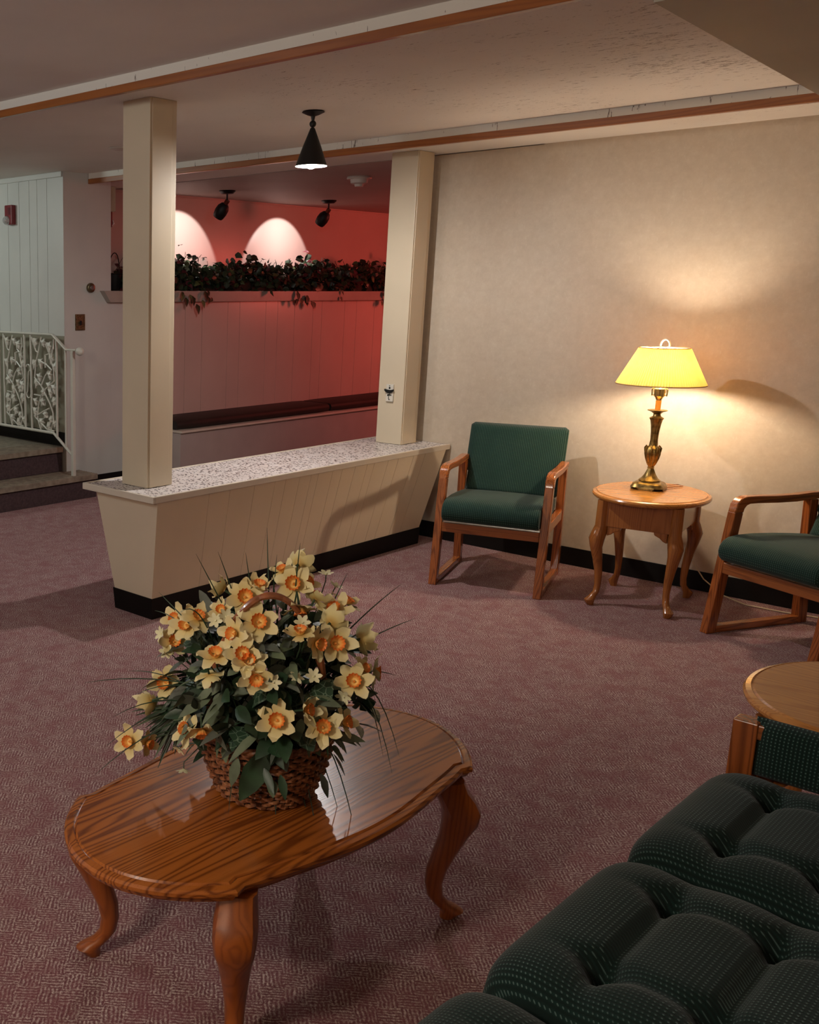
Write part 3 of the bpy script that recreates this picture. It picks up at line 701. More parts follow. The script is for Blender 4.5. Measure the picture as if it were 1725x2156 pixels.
# ================================================================== TABLES
def cabriole(mb, base, ang, h, s=1.0, tall=False):
    """curved leg going down from (base) with the foot pointing towards ang"""
    d = Vector((math.cos(ang), math.sin(ang), 0)); n = Vector((-d.y, d.x, 0)); b = Vector(base)
    prof = [(1.0, -0.004, 0.033, 0.033), (0.93, 0.004, 0.034, 0.034), (0.86, 0.018, 0.037, 0.037), (0.78, 0.030, 0.037, 0.037), (0.70, 0.030, 0.034, 0.034), (0.60, 0.020, 0.029, 0.029),
            (0.48, 0.005, 0.0245, 0.0245), (0.36, -0.009, 0.021, 0.021), (0.26, -0.014, 0.018, 0.018), (0.17, -0.010, 0.0165, 0.0165), (0.11, 0.004, 0.017, 0.017), (0.075, 0.020, 0.022, 0.019), (0.05, 0.028, 0.024, 0.021), (0.03, 0.024, 0.020, 0.018), (0.0, 0.018, 0.014, 0.014)]
    if tall:
        prof = [(1.0, 0.0, .027, .027), (0.76, 0.001, .028, .028), (0.70, .010, .033, .033), (0.64, .022, .0345, .0345), (0.56, .020, .031, .031), (0.44, .004, .0245, .0245), (0.32, -.009, .020, .020), (0.20, -.013, .0165, .0165), (.13, -.008, .0165, .0165), (.085, .010, .021, .019), (.055, .026, .027, .025), (.03, .026, .024, .022), (0, .018, .016, .016)]
    rs = []
    for f, o, ra, rb in prof:
        c = b+d*o*s; r_ = []
        for k in range(16):
            a = 2*PI*k/16; ca, sa = math.cos(a), math.sin(a)
            sq = 1.0/(abs(ca)**3.2+abs(sa)**3.2)**(1/3.2) if f > 0.62 else 1.0
            # turn the section so that square faces line up with the apron near the top
            r_.append((c+(d*ca*ra+n*sa*rb)*sq*s*0.98).to_3d()+Vector((0, 0, f*h)))
        rs.append([tuple(p) for p in r_])
    rs.reverse()
    mb.rings(rs)
    return mb
def offs(out, d):
    n = len(out); res = []
    for i in range(n):
        p = Vector(out[i]); a = Vector(out[i-1]); b = Vector(out[(i+1) % n])
        e1 = (p-a).normalized(); e2 = (b-p).normalized()
        n1 = Vector((e1.y, -e1.x)); n2 = Vector((e2.y, -e2.x)); m_ = (n1+n2)
        m_ = m_.normalized()/max(0.45, math.sqrt(max(0.2, (1+n1.dot(n2))/2))) if m_.length > 1e-6 else n1
        res.append((p.x-m_.x*d, p.y-m_.y*d))
    return res
def moulded_top(mb, out, z, prof):
    rs = []
    for d, dz in prof:
        o = offs(out, d); rs.append([(p[0], p[1], z+dz) for p in o])
    mb.rings(rs)
# coffee table: outline with four pointed corners, bowed sides and round ends
def coffee_outline():
    hx, hy, N = 0.262, 0.428, 28
    def side(t_): return hx+0.046*(0.5+0.5*math.cos(PI*t_))-0.012*math.exp(-((1-abs(t_))/0.14)**2)*(1-math.exp(-((1-abs(t_))/0.03)**2))
    def endd(a): return hy+0.176*(1-a*a)**0.85*(1-0.30*math.exp(-(1-abs(a))/0.10))
    out = []
    for k in range(N): t_ = -1+2*k/N; out.append((side(t_), hy*t_))
    for k in range(N): a = 1-2*k/N; out.append((hx*a, endd(a)))
    for k in range(N): t_ = 1-2*k/N; out.append((-side(t_), hy*t_))
    for k in range(N): a = -1+2*k/N; out.append((hx*a, -endd(a)))
    return out
t = thing('coffee_table', 'glossy dark oak coffee table with scalloped top and curved legs in the foreground', 'coffee table', (-1.456, 1.845, 0), math.radians(-2.0))
mb = MB(); moulded_top(mb, coffee_outline(), 0.43, [(0.030, -0.036), (0.014, -0.034), (0.008, -0.024), (0.009, -0.020), (0.0, -0.017), (0.0, -0.009), (0.006, -0.004), (0.020, -0.0015), (0.024, -0.0045), (0.028, 0.0)])
mb.build('tabletop', OAKD, t, ang=28)
mb = MB(); ao = [(x*0.80, y*0.80) for x, y in coffee_outline()]
mb.rings([[(p[0], p[1], 0.352) for p in ao], [(p[0], p[1], 0.395) for p in ao]]); mb.build('apron', OAKDZ, t)
for sx in (-1, 1):
    for sy in (-1, 1):
        mb = MB(); cabriole(mb, (sx*0.222, sy*0.385, 0), math.atan2(sy*1.0, sx*0.8), 0.395, 1.28); mb.build('leg', OAKDZ, t)
# oval end tables
def end_table(label, loc, rz, a=0.275, b=0.335, fx=0.170, fy=0.215, H=0.59):
    t = thing('end_table', label, 'end table', loc, rz, 'oval oak end tables')
    out = [(a*math.cos(2*PI*k/72), b*math.sin(2*PI*k/72)) for k in range(72)]
    mb = MB(); moulded_top(mb, out, H, [(0.022, -0.030), (0.008, -0.028), (0.001, -0.020), (0.0, -0.013), (0.005, -0.006), (0.017, -0.002), (0.020, -0.0045), (0.024, 0.0)])
    mb.build('tabletop', OAKL, t, ang=28)
    for (lo, hi) in (((-fx, -fy-0.016, H-0.165), (fx, -fy+0.004, H-0.031)), ((-fx, fy-0.004, H-0.165), (fx, fy+0.016, H-0.031)), ((-fx-0.016, -fy, H-0.165), (-fx+0.004, fy, H-0.031)), ((fx-0.004, -fy, H-0.165), (fx+0.016, fy, H-0.031))):
        MB().box(lo, hi).build('apron_panel', OAKLZ, t, smooth=False, bevel=0.002)
    for sx in (-1, 1):
        for sy in (-1, 1):
            mb = MB(); cabriole(mb, (sx*fx, sy*fy, 0), math.atan2(sy*1.0, sx*0.8), H-0.032, 1.0, True); lg = mb.build('leg', OAKLZ, t)
            for (dx, dy) in ((-sx, 0), (0, -sy)):
                mb = MB(); u = Vector((dx, dy, 0)); n = Vector((-u.y, u.x, 0)); c = Vector((sx*fx, sy*fy, 0))
                prf = [(0.03, H-0.165), (0.095, H-0.165), (0.09, H-0.180), (0.065, H-0.192), (0.05, H-0.206), (0.03, H-0.215)]
                mb.rings([[tuple(c+u*p+n*0.012+Vector((0, 0, z))) for p, z in prf], [tuple(c+u*p-n*0.012+Vector((0, 0, z))) for p, z in prf]])
                mb.build('knee_block', OAKLZ, t, smooth=False, bevel=0.004)
    return t
end_table('oval honey oak end table against the beige wall, carrying the lit brass lamp', (-2.03, 5.525, 0), math.radians(9))
end_table('oval honey oak end table at the right edge, just beyond the tufted sofa', (-0.535, 3.045, 0), math.radians(3), 0.275, 0.325)

# ================================================================== TABLE LAMP
LX, LY, LZ = -2.075, 5.60, 0.5905
t = thing('table_lamp', 'lit antique brass table lamp with pleated yellow shade on the end table', 'table lamp', (LX, LY, LZ), math.radians(9))
# square scalloped foot
mb = MB(); rs = []
for z, r in ((0.006, 0.078), (0.012, 0.080), (0.022, 0.074), (0.03, 0.071), (0.036, 0.062), (0.040, 0.05)):
    ring = []
    for k in range(64):
        a = 2*PI*k/64; ca, sa = math.cos(a), math.sin(a); sq = 1/(abs(ca)**5+abs(sa)**5)**0.2
        cut = 0.010*max(0, math.cos(4*a+PI)) if z < 0.01 else 0
        ring.append((r*sq*ca, r*sq*sa, z+cut-(0.006*max(0, math.cos(4*a+PI))*0 if z > .01 else 0)-(0.006 if z < 0.01 and cut < 0.003 else 0)))
    rs.append(ring)
mb.rings(rs); mb.build('foot', BRASS, t, ang=50)
def flute(n, amp, z0, z1):
    return lambda a, r, z: amp*math.cos(n*a) if z0 <= z <= z1 else 0
prof = [(0.05, 0.040), (0.052, 0.046), (0.046, 0.052), (0.040, 0.056), (0.026, 0.075), (0.018, 0.098), (0.0145, 0.108), (0.018, 0.112), (0.014, 0.116), (0.021, 0.132), (0.031, 0.158), (0.037, 0.182), (0.0375, 0.200),
        (0.032, 0.218), (0.020, 0.226), (0.0185, 0.235), (0.0175, 0.262), (0.0185, 0.300), (0.022, 0.335), (0.029, 0.360), (0.034, 0.368), (0.034, 0.371), (0.019, 0.380), (0.017, 0.392), (0.028, 0.402), (0.047, 0.409), (0.047, 0.412), (0.012, 0.413)]
mb = MB().lathe(prof, 72, fn=lambda a, r, z: (0.0024*math.cos(12*a) if 0.116 < z < 0.21 else (0.0015*math.cos(6*a+z*150)+0.0008*math.cos(18*a) if 0.235 <= z < 0.345 or 0.056 < z < 0.10 else 0)))
for k in range(8):                                   # leaf tips curling off the vase
    a = 2*PI*k/8; mb.tube([(0.037*math.cos(a), 0.037*math.sin(a), 0.195), (0.039*math.cos(a), 0.039*math.sin(a), 0.215), (0.032*math.cos(a), 0.032*math.sin(a), 0.226), (0.027*math.cos(a), 0.027*math.sin(a), 0.220)], [0.004, 0.0045, 0.004, 0.001], 6)
mb.build('lamp_stem', BRASS, t, ang=50)
MB().lathe([(0.013, 0.413), (0.0135, 0.462), (0.001, 0.463)], 20).build('candle_sleeve', plain('amber_sleeve', (0.62, 0.28, 0.06), 0.4), t)
mb = MB().lathe([(0.001, 0.462), (0.014, 0.464), (0.018, 0.474), (0.026, 0.484), (0.027, 0.520), (0.018, 0.530), (0.001, 0.530)], 20)
for s in (-1, 1): mb.tube([(s*0.024, 0, 0.49), (s*0.034, 0, 0.485), (s*0.036, 0, 0.515), (s*0.028, 0, 0.530)], 0.004, 6)
mb.build('socket', plain('polished_brass', (0.75, 0.58, 0.25), 0.15, 0.95), t)
SHADE, nt, b = mat('pleated_yellow_shade')
out = nt.nodes['Material Output']; tr = nd(nt, 'ShaderNodeBsdfTranslucent'); tr.inputs[0].default_value = (0.60, 0.32, 0.07, 1)
df = nd(nt, 'ShaderNodeBsdfDiffuse'); df.inputs[0].default_value = (0.72, 0.56, 0.22, 1)
ms = nd(nt, 'ShaderNodeMixShader'); ms.inputs[0].default_value = 0.28
sv = noise(nt, coords(nt, (1, 1, 1)), 30, 2); lk(nt, ramp(nt, sv, [(0.3, (0.70, 0.57, 0.28)), (0.7, (0.78, 0.65, 0.34))]), df.inputs[0])
lk(nt, df.outputs[0], ms.inputs[1]); lk(nt, tr.outputs[0], ms.inputs[2]); lk(nt, ms.outputs[0], out.inputs['Surface'])
zs0, zs1, rs0, rs1 = 0.545, 0.728, 0.209, 0.117
def pleat(a, r, z): return 0.0030*math.cos(100*a)
MB().lathe([(rs0+(rs1-rs0)*f, zs0+(zs1-zs0)*f) for f in (0, 0.25, 0.5, 0.75, 1)], 800, caps=False, fn=pleat).build('lamp_shade', SHADE, t, smooth=False)
mb = MB()
for r, z in ((rs0+0.001, zs0),): mb.tube([(r*math.cos(2*PI*k/72), r*math.sin(2*PI*k/72), z) for k in range(72)], 0.0026, 8, closed=True)
mb.build('lower_trim', plain('tan_braid', (0.36, 0.24, 0.09), 0.8), t)
mb = MB().tube([(rs1*math.cos(2*PI*k/60), rs1*math.sin(2*PI*k/60), zs1) for k in range(60)], 0.0025, 8, closed=True)
mb.build('upper_trim', plain('orange_braid', (0.62, 0.30, 0.10), 0.8), t)
mb = MB()
for k in range(3):
    a = 2*PI*k/3+0.4; mb.tube([(0, 0, 0.735), (rs1*0.98*math.cos(a), rs1*0.98*math.sin(a), 0.728)], 0.0022, 6)
mb.tube([(s*0.026, 0, z) for s, z in ((-1.0, 0.50), (-1.6, 0.55), (-2.0, 0.60), (-1.6, 0.68), (0, 0.735))], 0.002, 6)
mb.tube([(s*0.026, 0, z) for s, z in ((1.0, 0.50), (1.6, 0.55), (2.0, 0.60), (1.6, 0.68), (0, 0.735))], 0.002, 6)
mb.build('harp', plain('harp_steel', (0.6, 0.6, 0.6), 0.3, 0.9), t)
MB().tube([(0.022*math.cos(PI*k/12), 0, 0.737+0.034*math.sin(PI*k/12)) for k in range(13)], 0.005, 8).build('finial', plain('pearl_finial', (0.85, 0.80, 0.72), 0.25), t)
BULB_E = 360
rs = [[(0.032*math.sin(a)*math.cos(q*PI/10), 0.032*math.sin(a)*math.sin(q*PI/10), 0.622+0.038*math.cos(a)) for q in range(20)] for a in [0.05+k*(PI-0.1)/10 for k in range(11)]]
MB().rings(rs).build('bulb', emit('lamp_bulb', (1.0, 0.80, 0.60), BULB_E), t)
MB().tube([(0.05, 0.03, 0.005), (0.09, 0.09, 0.004), (0.13, 0.17, 0.004), (0.10, 0.20, 0.004), (0.06, 0.14, 0.004)], 0.0022, 6).build('lamp_cord', plain('brown_cord', (0.30, 0.12, 0.04), 0.5), t)
# cable along the floor
pts = [(-1.93, 5.93, 0.17), (-1.86, 5.93, 0.08), (-1.75, 5.90, 0.02), (-1.62, 5.85, 0.006), (-1.45, 5.86, 0.005), (-1.25, 5.90, 0.005), (-0.9, 5.93, 0.005), (-0.4, 5.94, 0.005)]
o = MB().tube(pts, 0.0035, 8).build('power_cord', plain('ivory_cord', (0.55, 0.47, 0.32), 0.5)); tag(o, 'thin ivory power cord along the floor behind the right armchair', 'power cord')
# white perforated metal panel
mb = MB().box((0, 0, 0), (0.30, 0.012, 0.30))
for k in range(6):
    for j in range(2): mb.rings([[(0.012+0.03*j+0.003*math.cos(q*PI/4), yy, 0.03+0.045*k+0.003*math.sin(q*PI/4)) for q in range(8)] for yy in (-0.001, 0.002)], 1)
o = mb.build('metal_panel', [WMET, BLKM], smooth=False, loc=(-0.985, 4.62, 0)); o.rotation_euler = (0, 0, math.radians(10))
tag(o, 'white perforated metal panel at the right edge in front of the right armchair', 'metal panel')

# ================================================================== SOFA (front edge faces -X)
t = thing('sofa', 'dark green tufted sofa with oak arm cropped by the lower right corner', 'sofa', (-0.74, 0.55, 0))
def sx(y): return y-0.55
SOFW = 0.62
def seatpad(y0, y1, nm):
    def fn(u, v, s):
        x = -0.025+0.5*(u+1)*0.63; y = sx(y0)+0.5*(v+1)*(y1-y0)
        e = (max(0, 1-abs(u)**7)**0.42)*(max(0, 1-abs(v)**8)**0.42)
        top = 0.112
        # button tufts on a grid of three by two, with soft creases between neighbours
        for a in (-0.45, 0.12, 0.68):
            wu = (u-a)
            for b_ in (-0.5, 0.5):
                top -= 0.030*math.exp(-((wu/0.10)**2+((v-b_)/0.11)**2))
            top -= 0.021*math.exp(-(wu/0.045)**2)*(1 if abs(v) < 0.5 else math.exp(-((abs(v)-0.5)/0.22)**2))
            top -= 0.010*math.exp(-(wu/0.16)**2)
        for b_ in (-0.5, 0.5):
            top -= 0.012*math.exp(-((v-b_)/0.07)**2)*(1 if u > -0.45 else math.exp(-((u+0.45)/0.22)**2))
        rx = (abs(u)**6)*(abs(v)**6)*0.022
        x -= math.copysign(rx, u); y -= math.copysign(rx, v)
        z = 0.372+top*e if s else 0.372-0.06*e**0.6
        return (x, y, z)
    o = pad(MB(), fn, 56, 56).build('seat_cushion', FABS, t, ang=80)
    mb = MB(); pts = []
    for k in range(40):
        a = 2*PI*k/40; ca, sa = math.cos(a), math.sin(a); sq = 1/(abs(ca)**8+abs(sa)**8)**(1/8)
        pts.append((0.290+0.315*ca*sq, sx((y0+y1)/2)+0.5*(y1-y0)*1.003*sa*sq, 0.369))
    mb.tube(pts, 0.005, 6, closed=True); mb.build('piping', plain('green_piping', (0.006, 0.02, 0.016), 0.8), o)
for y0, y1 in ((2.105, 2.690), (1.505, 2.095), (0.91, 1.495), (0.32, 0.90)): seatpad(y0, y1, '')
for y0, nm in ((2.700, 'far'), (0.25, 'near')):
    lo, hi = sx(y0), sx(y0+0.052)
    MB().box((0.0, lo, 0.0), (0.056, hi, 0.575)).build('arm_post', OAKC, t, smooth=False, bevel=0.003)
    MB().hexa([(0.62, lo, 0), (0.68, lo, 0), (0.68, hi, 0), (0.62, hi, 0)], [(0.58, lo, 0.57), (0.63, lo, 0.57), (0.63, hi, 0.57), (0.58, hi, 0.57)]).build('arm_post', OAKC, t, smooth=False, bevel=0.003)
    MB().box((0.0, lo, 0.0005), (0.63, hi, 0.036)).build('floor_runner', OAKCX, t, smooth=False, bevel=0.003)
    MB().box((0.0, lo+0.004, 0.535), (0.62, hi-0.004, 0.572)).build('arm_rail', OAKCX, t, smooth=False, bevel=0.003)
    MB().box((0.0, lo+0.004, 0.36), (0.62, hi-0.004, 0.41)).build('lower_rail', OAKCX, t, smooth=False, bevel=0.003)
    def armf(u, v, s, lo=lo, hi=hi):
        x = 0.335+u*0.290; z = 0.512+v*0.076
        e = (max(0, 1-abs(u)**9)**0.4)*(max(0, 1-abs(v)**5)**0.45); yy = (lo+hi)/2+(-0.040*e if s else 0.040*e)
        return (x, yy, z)
    pad(MB(), armf, 20, 10).build('arm_pad', FABA, t, ang=80)
MB().box((0.0, sx(0.30), 0.27), (0.62, sx(2.70), 0.30)).build('seat_frame', OAKCX, t, smooth=False, bevel=0.003)
MB().box((-0.0, sx(0.30), 0.22), (0.03, sx(2.70), 0.27)).build('front_rail', OAKCX, t, smooth=False, bevel=0.003)
def sback(u, v, s):
    z = 0.47+0.5*(v+1)*0.36; y = sx(1.505)+u*1.18
    e = (max(0, 1-abs(u)**16)**0.4)*(max(0, 1-abs(v)**8)**0.4)
    return (0.62+0.12*(z-0.47)+(-0.05*e if s else 0.05*e), y, z)
pad(MB(), sback, 40, 10).build('backrest', FABS, t, ang=80)

# ================================================================== FLOWER BASKET
BX, BY, BZ = -1.453, 1.777, 0.4305
t = thing('wicker_basket', 'brown wicker basket with arched handle on the coffee table', 'basket', (BX, BY, BZ), 0)
WK, nt, b = mat('woven_willow'); v = coords(nt); f = noise(nt, v, 55, 3)
lk(nt, ramp(nt, f, [(0.32, (0.045, 0.015, 0.008)), (0.46, (0.22, 0.075, 0.032)), (0.66, (0.46, 0.20, 0.09))]), b.inputs['Base Color']); b.inputs['Roughness'].default_value = 0.3
b.inputs['Coat Weight'].default_value = 0.4
def brad(z): return 0.108+0.044*math.sin(min(1, z/0.15)*PI*0.52)
mb = MB(); nrow = 15; S = 27
for r in range(nrow):
    z = 0.008+r*0.0102; pts = []
    for k in range(176):
        a = 2*PI*k/176; rr = brad(z)+0.0040*math.cos(S*a+PI*(r % 2))
        pts.append((rr*math.cos(a), rr*math.sin(a), z+0.0018*math.sin(S*a*0.5+r*2.1)))
    mb.tube(pts, 0.0050, 6, closed=True, mi=0)
for k in range(2*S):
    a = PI*k/S; mb.tube([((brad(z)-0.001)*math.cos(a), (brad(z)-0.001)*math.sin(a), z) for z in (0.004, 0.05, 0.1, 0.158)], 0.0032, 5, 1)
mb.lathe([(0.001, 0.003), (0.098, 0.003), (brad(0.06)-0.007, 0.06), (brad(0.12)-0.007, 0.12), (brad(0.15)-0.008, 0.15)], 40, mi=1, caps=False)
mb.build('basket_body', [WK, plain('basket_dark', (0.02, 0.009, 0.005), 0.8)], t)
mb = MB()
for q in range(3):
    pts = []
    for k in range(120):
        a = 2*PI*k/120; ph = 14*a+q*2*PI/3; rr = brad(0.155)+0.005*math.cos(ph); pts.append((rr*math.cos(a), rr*math.sin(a), 0.160+0.005*math.sin(ph)))
    mb.tube(pts, 0.005, 6, closed=True)
mb.build('rim', WK, t)
RV = Vector((0.670, 0.742, 0)); VIEW0 = Vector((0.632, -0.774, 0))
mb = MB()
for q in range(2):
    pts = []
    for k in range(60):
        a = PI*k/59; ph = 9*a+q*PI; pts.append(tuple(RV*0.142*math.cos(a)+Vector((0, 0, 0.13+0.385*math.sin(a)+0.01*math.sin(a)**0.6))+VIEW0*(0.02+0.12*math.sin(a)**0.6)+RV*0.0035*math.cos(ph)*math.cos(a)+Vector((-RV.y, RV.x, 0))*0.0035*math.sin(ph)))
    mb.tube(pts, 0.0070, 7)
mb.build('handle', plain('varnished_cane', (0.30, 0.095, 0.035), 0.3, var=0.35, vs=40, coat=0.4), t)

# foliage
C0 = Vector((BX, BY, BZ+0.27)); VIEW = Vector((0.589, -0.721, 0.365))
LG = plain('leaf_deep_green', (0.020, 0.050, 0.022), 0.45, var=0.5, vs=20); LG2 = plain('leaf_sage', (0.115, 0.150, 0.085), 0.55, var=0.35, vs=20)
LG3 = plain('leaf_grey_green', (0.095, 0.110, 0.085), 0.55, var=0.3, vs=20); LD = plain('leaf_shadow', (0.012, 0.022, 0.012), 0.7)
IVL, nt, b = mat('leaf_ivy_veined'); v = coords(nt); vo = nd(nt, 'ShaderNodeTexVoronoi', feature='DISTANCE_TO_EDGE'); vo.inputs['Scale'].default_value = 60; lk(nt, v, vo.inputs['Vector'])
lk(nt, ramp(nt, vo.outputs['Distance'], [(0.0, (0.22, 0.30, 0.22)), (0.06, (0.028, 0.065, 0.034))]), b.inputs['Base Color']); b.inputs['Roughness'].default_value = 0.45
rnd = random.Random(21); mb = MB()
# dark stems at the heart
for i in range(160):
    u = Vector((rnd.gauss(0, 1), rnd.gauss(0, 1), abs(rnd.gauss(0.3, 0.8)))).normalized()
    e = Vector((C0.x+u.x*0.20, C0.y+u.y*0.20, C0.z-0.08+u.z*0.26)); s = Vector((BX+u.x*0.05, BY+u.y*0.05, BZ+0.11)); m_ = (s+e)/2+Vector((0, 0, 0.05))
    mb.tube([s, m_, e], [0.0028, 0.0022, 0.0014], 4, 3)
def leaf(c, d, n, ln, wd, mi, droop=0.25):
    d = d.normalized(); P_ = [c+d*ln*f-Vector((0, 0, 1))*droop*ln*f*f for f in (0, 0.2, 0.45, 0.7, 0.9, 1.0)]
    mb.strip(P_, [wd*0.15, wd*0.75, wd, wd*0.75, wd*0.32, 0.0006], n, mi, cup=0.22)
for i in range(1150):
    a = rnd.uniform(0, 2*PI); zc = rnd.uniform(-0.75, 0.93); rr = math.sqrt(max(0.02, 1-zc*zc))
    u = Vector((rr*math.cos(a), rr*math.sin(a), zc)); dep = rnd.uniform(0.52, 0.97)
    wide = 1.0 if zc > 0 else 1.0
    c = Vector((C0.x+u.x*0.225*dep*wide, C0.y+u.y*0.225*dep*wide, C0.z-0.015+u.z*0.235*dep))
    if c.z < BZ+0.20 and not (c-C0).dot(RV) < -0.13: continue
    if c.z < BZ+0.25: u.z = abs(u.z)*0.5+0.15
    rr_, zz_ = (c-C0).dot(RV), c.z+0.36*(c-C0).dot(VIEW0)*0.0-BZ-0.13
    if (c-C0).dot(VIEW0) > 0.0 and rr_ > -0.05:
        hz = zz_-(c-C0).dot(VIEW0)*0.37; el = math.hypot(rr_/0.142, hz/0.350)
        if hz > 0.05 and 0.78 < el < 1.25: continue
    d = (u+Vector((rnd.gauss(0, .6), rnd.gauss(0, .6), rnd.gauss(-0.1, .5)))).normalized()
    n = (u+Vector((rnd.gauss(0, .35), rnd.gauss(0, .35), rnd.gauss(0.2, .35)))).normalized()
    if abs(d.dot(n)) > 0.9: d = (d+n.orthogonal()).normalized()
    k = rnd.random()
    if k < 0.40: leaf(c, d, n, rnd.uniform(0.05, 0.09), rnd.uniform(0.009, 0.015), rnd.choice((1, 2, 2)))
    elif k < 0.62: leaf(c, d, n, rnd.uniform(0.025, 0.042), rnd.uniform(0.010, 0.014), 1)
    elif k < 0.90: leaf(c, d, n, rnd.uniform(0.04, 0.07), rnd.uniform(0.012, 0.02), 0)
    else: leaf(c, d, n, rnd.uniform(0.05, 0.075), rnd.uniform(0.024, 0.032), 4)
# leaves spilling over the rim
for i in range(18):
    a = rnd.uniform(-2.4, 0.9)-0.2; u = Vector((math.cos(a), math.sin(a), 0))
    c = Vector((BX, BY, BZ+rnd.uniform(0.10, 0.19)))+u*rnd.uniform(0.145, 0.18)
    leaf(c, (u*0.5+Vector((rnd.gauss(0, .3), rnd.gauss(0, .3), -0.7))), u, rnd.uniform(0.035, 0.06), rnd.uniform(0.009, 0.014), rnd.choice((1, 1, 2, 0)), 0.1)
# the large pointed leaf hanging over the front of the basket
leaf(Vector((-1.345, 1.655, BZ+0.175)), Vector((-0.30, -0.26, -0.80)), VIEW, 0.135, 0.029, 0, 0.05)
# feathery spray low on the left
for i in range(70):
    s = Vector((-1.595, 1.645, BZ+0.20)); e = s+Vector((rnd.uniform(-0.06, 0.0), rnd.uniform(-0.10, -0.02), rnd.uniform(-0.12, 0.01)))
    leaf(s+(e-s)*rnd.uniform(0, .6), (e-s), VIEW, rnd.uniform(0.05, 0.09), 0.0035, rnd.choice((0, 1, 2)), 0.15)
o = mb.build('foliage', [LG, LG2, LG3, LD, IVL], ang=60); tag(o, 'mass of green and sage silk leaves filling the wicker basket', 'foliage', kind='stuff')
# grass blades
GB = plain('grass_blade_green', (0.022, 0.050, 0.026), 0.5, var=0.4); mb = MB(); rnd = random.Random(5)
def blade(s, e, sag, w_=0.0016, mi=0):
    s, e = Vector(s), Vector(e); pts = [s.lerp(e, f/8)+Vector((0, 0, sag*4*(f/8)*(1-f/8))) for f in range(9)]
    mb.strip(pts, [w_, w_, w_, w_, w_*0.9, w_*0.8, w_*0.7, w_*0.5, 0.0002], VIEW+Vector((0, 0, 0.01)), mi)
def scr(dx, dz, dv=0.0): return C0+RV*dx+Vector((0, 0, 1))*dz+Vector((0.632, -0.774, 0))*dv
for (x0_, z0_, x1_, z1_, sg) in [(-.1, .0, -.42, .02, .02), (-.12, -.02, -.36, -.10, .03), (-.1, -.02, -.30, .00, .03), (-.12, -.05, -.38, -.16, .03), (-.05, .1, -.17, .33, .0), (-.05, .12, -.12, .34, .01), (0, .15, -.015, .37, 0), (0, .15, .01, .32, .0),
        (.02, .15, .0, .30, .0), (-.03, .15, -.06, .33, .0), (.05, .15, .06, .36, .02), (.12, .08, .30, .24, .01), (.12, .06, .33, .17, .01), (.14, .1, .24, .15, .0), (.1, .12, .17, .28, 0), (.16, 0, .29, -.17, .09), (.16, 0, .31, -.15, .09), (.17, .0, .27, -.14, .08),
        (.05, -.1, .11, -.33, .02), (.06, -.1, .13, -.34, .03), (.02, -.1, .03, -.31, .02), (.08, -.1, .18, -.30, .04), (.1, -.08, .22, -.34, .06), (.05, -.1, .045, -.38, .0), (-.06, -.1, -.08, -.27, .02), (-.14, .12, -.26, .22, .0), (-.15, .1, -.27, .17, .02), (-.12, .1, -.2, .2, .04),
        (.14, .02, .30, .02, .02), (-.1, -.05, -.33, .03, .03), (-.1, -.06, -.34, -.02, .04), (.0, -.02, .14, -.02, .05), (-.02, .02, .12, -.1, .05), (-.08, -.02, .02, -.12, .05), (-.14, -.02, -.06, .08, .05)]:
    blade(scr(x0_, z0_, .06), scr(x1_, z1_, rnd.uniform(.08, .16) if z1_ < 0 else rnd.uniform(-.02, .1)), sg)
o = mb.build('grass_blades', GB); tag(o, 'thin dark grass blades springing out of the flower basket', 'grass', kind='stuff')

# daffodils
PET, nt, b = mat('daffodil_petal'); v = coords(nt, (1, 1, 1)); f = noise(nt, v, 24, 4)
tc = nd(nt, 'ShaderNodeTexCoord'); ln = nd(nt, 'ShaderNodeVectorMath', operation='LENGTH'); lk(nt, tc.outputs['Object'], ln.inputs[0])
c_ = ramp(nt, ln.outputs['Value'], [(0.008, (0.66, 0.40, 0.10)), (0.02, (0.76, 0.63, 0.27)), (0.045, (0.82, 0.74, 0.45))])
lk(nt, mix(nt, math_(nt, 'MULTIPLY', f, 0.25), c_, (0.60, 0.47, 0.18)), b.inputs['Base Color']); b.inputs['Roughness'].default_value = 0.6
COR, nt, b = mat('daffodil_trumpet'); tc = nd(nt, 'ShaderNodeTexCoord'); sp = nd(nt, 'ShaderNodeSeparateXYZ'); lk(nt, tc.outputs['Object'], sp.inputs[0])
lk(nt, ramp(nt, sp.outputs[2], [(0.003, (0.90, 0.62, 0.20)), (0.013, (0.92, 0.36, 0.07)), (0.021, (0.86, 0.16, 0.02))]), b.inputs['Base Color']); b.inputs['Roughness'].default_value = 0.55
STM = plain('flower_stem', (0.03, 0.06, 0.025), 0.6); SMB = plain('small_blossom_cream', (0.78, 0.74, 0.48), 0.6)
def petals_mesh(rnd, close=0.0):
    mb = MB()
    for k in range(6):
        a = 2*PI*k/6+rnd.uniform(-.12, .12); lift = rnd.uniform(0.02, 0.4)+close*0.6+(0.12 if k % 2 else 0); R_ = 0.050*rnd.uniform(0.88, 1.1)
        d = Vector((math.cos(a), math.sin(a), 0)); z = Vector((0, 0, 1))
        P_ = [d*R_*f*math.cos(lift*f)+z*(R_*f*math.sin(lift*f)-0.010*f*f*rnd.uniform(-.4, 1.0)) for f in (0.08, 0.3, 0.55, 0.78, 0.93, 1.0)]
        sd = z.cross(d); P_ = [p+sd*0.003*rnd.uniform(-1, 1) for p in P_]
        mb.strip(P_, [0.004, 0.0105, 0.0145, 0.0118, 0.0055, 0.0006], z, 0, cup=rnd.uniform(0.1, 0.35))
    return mb
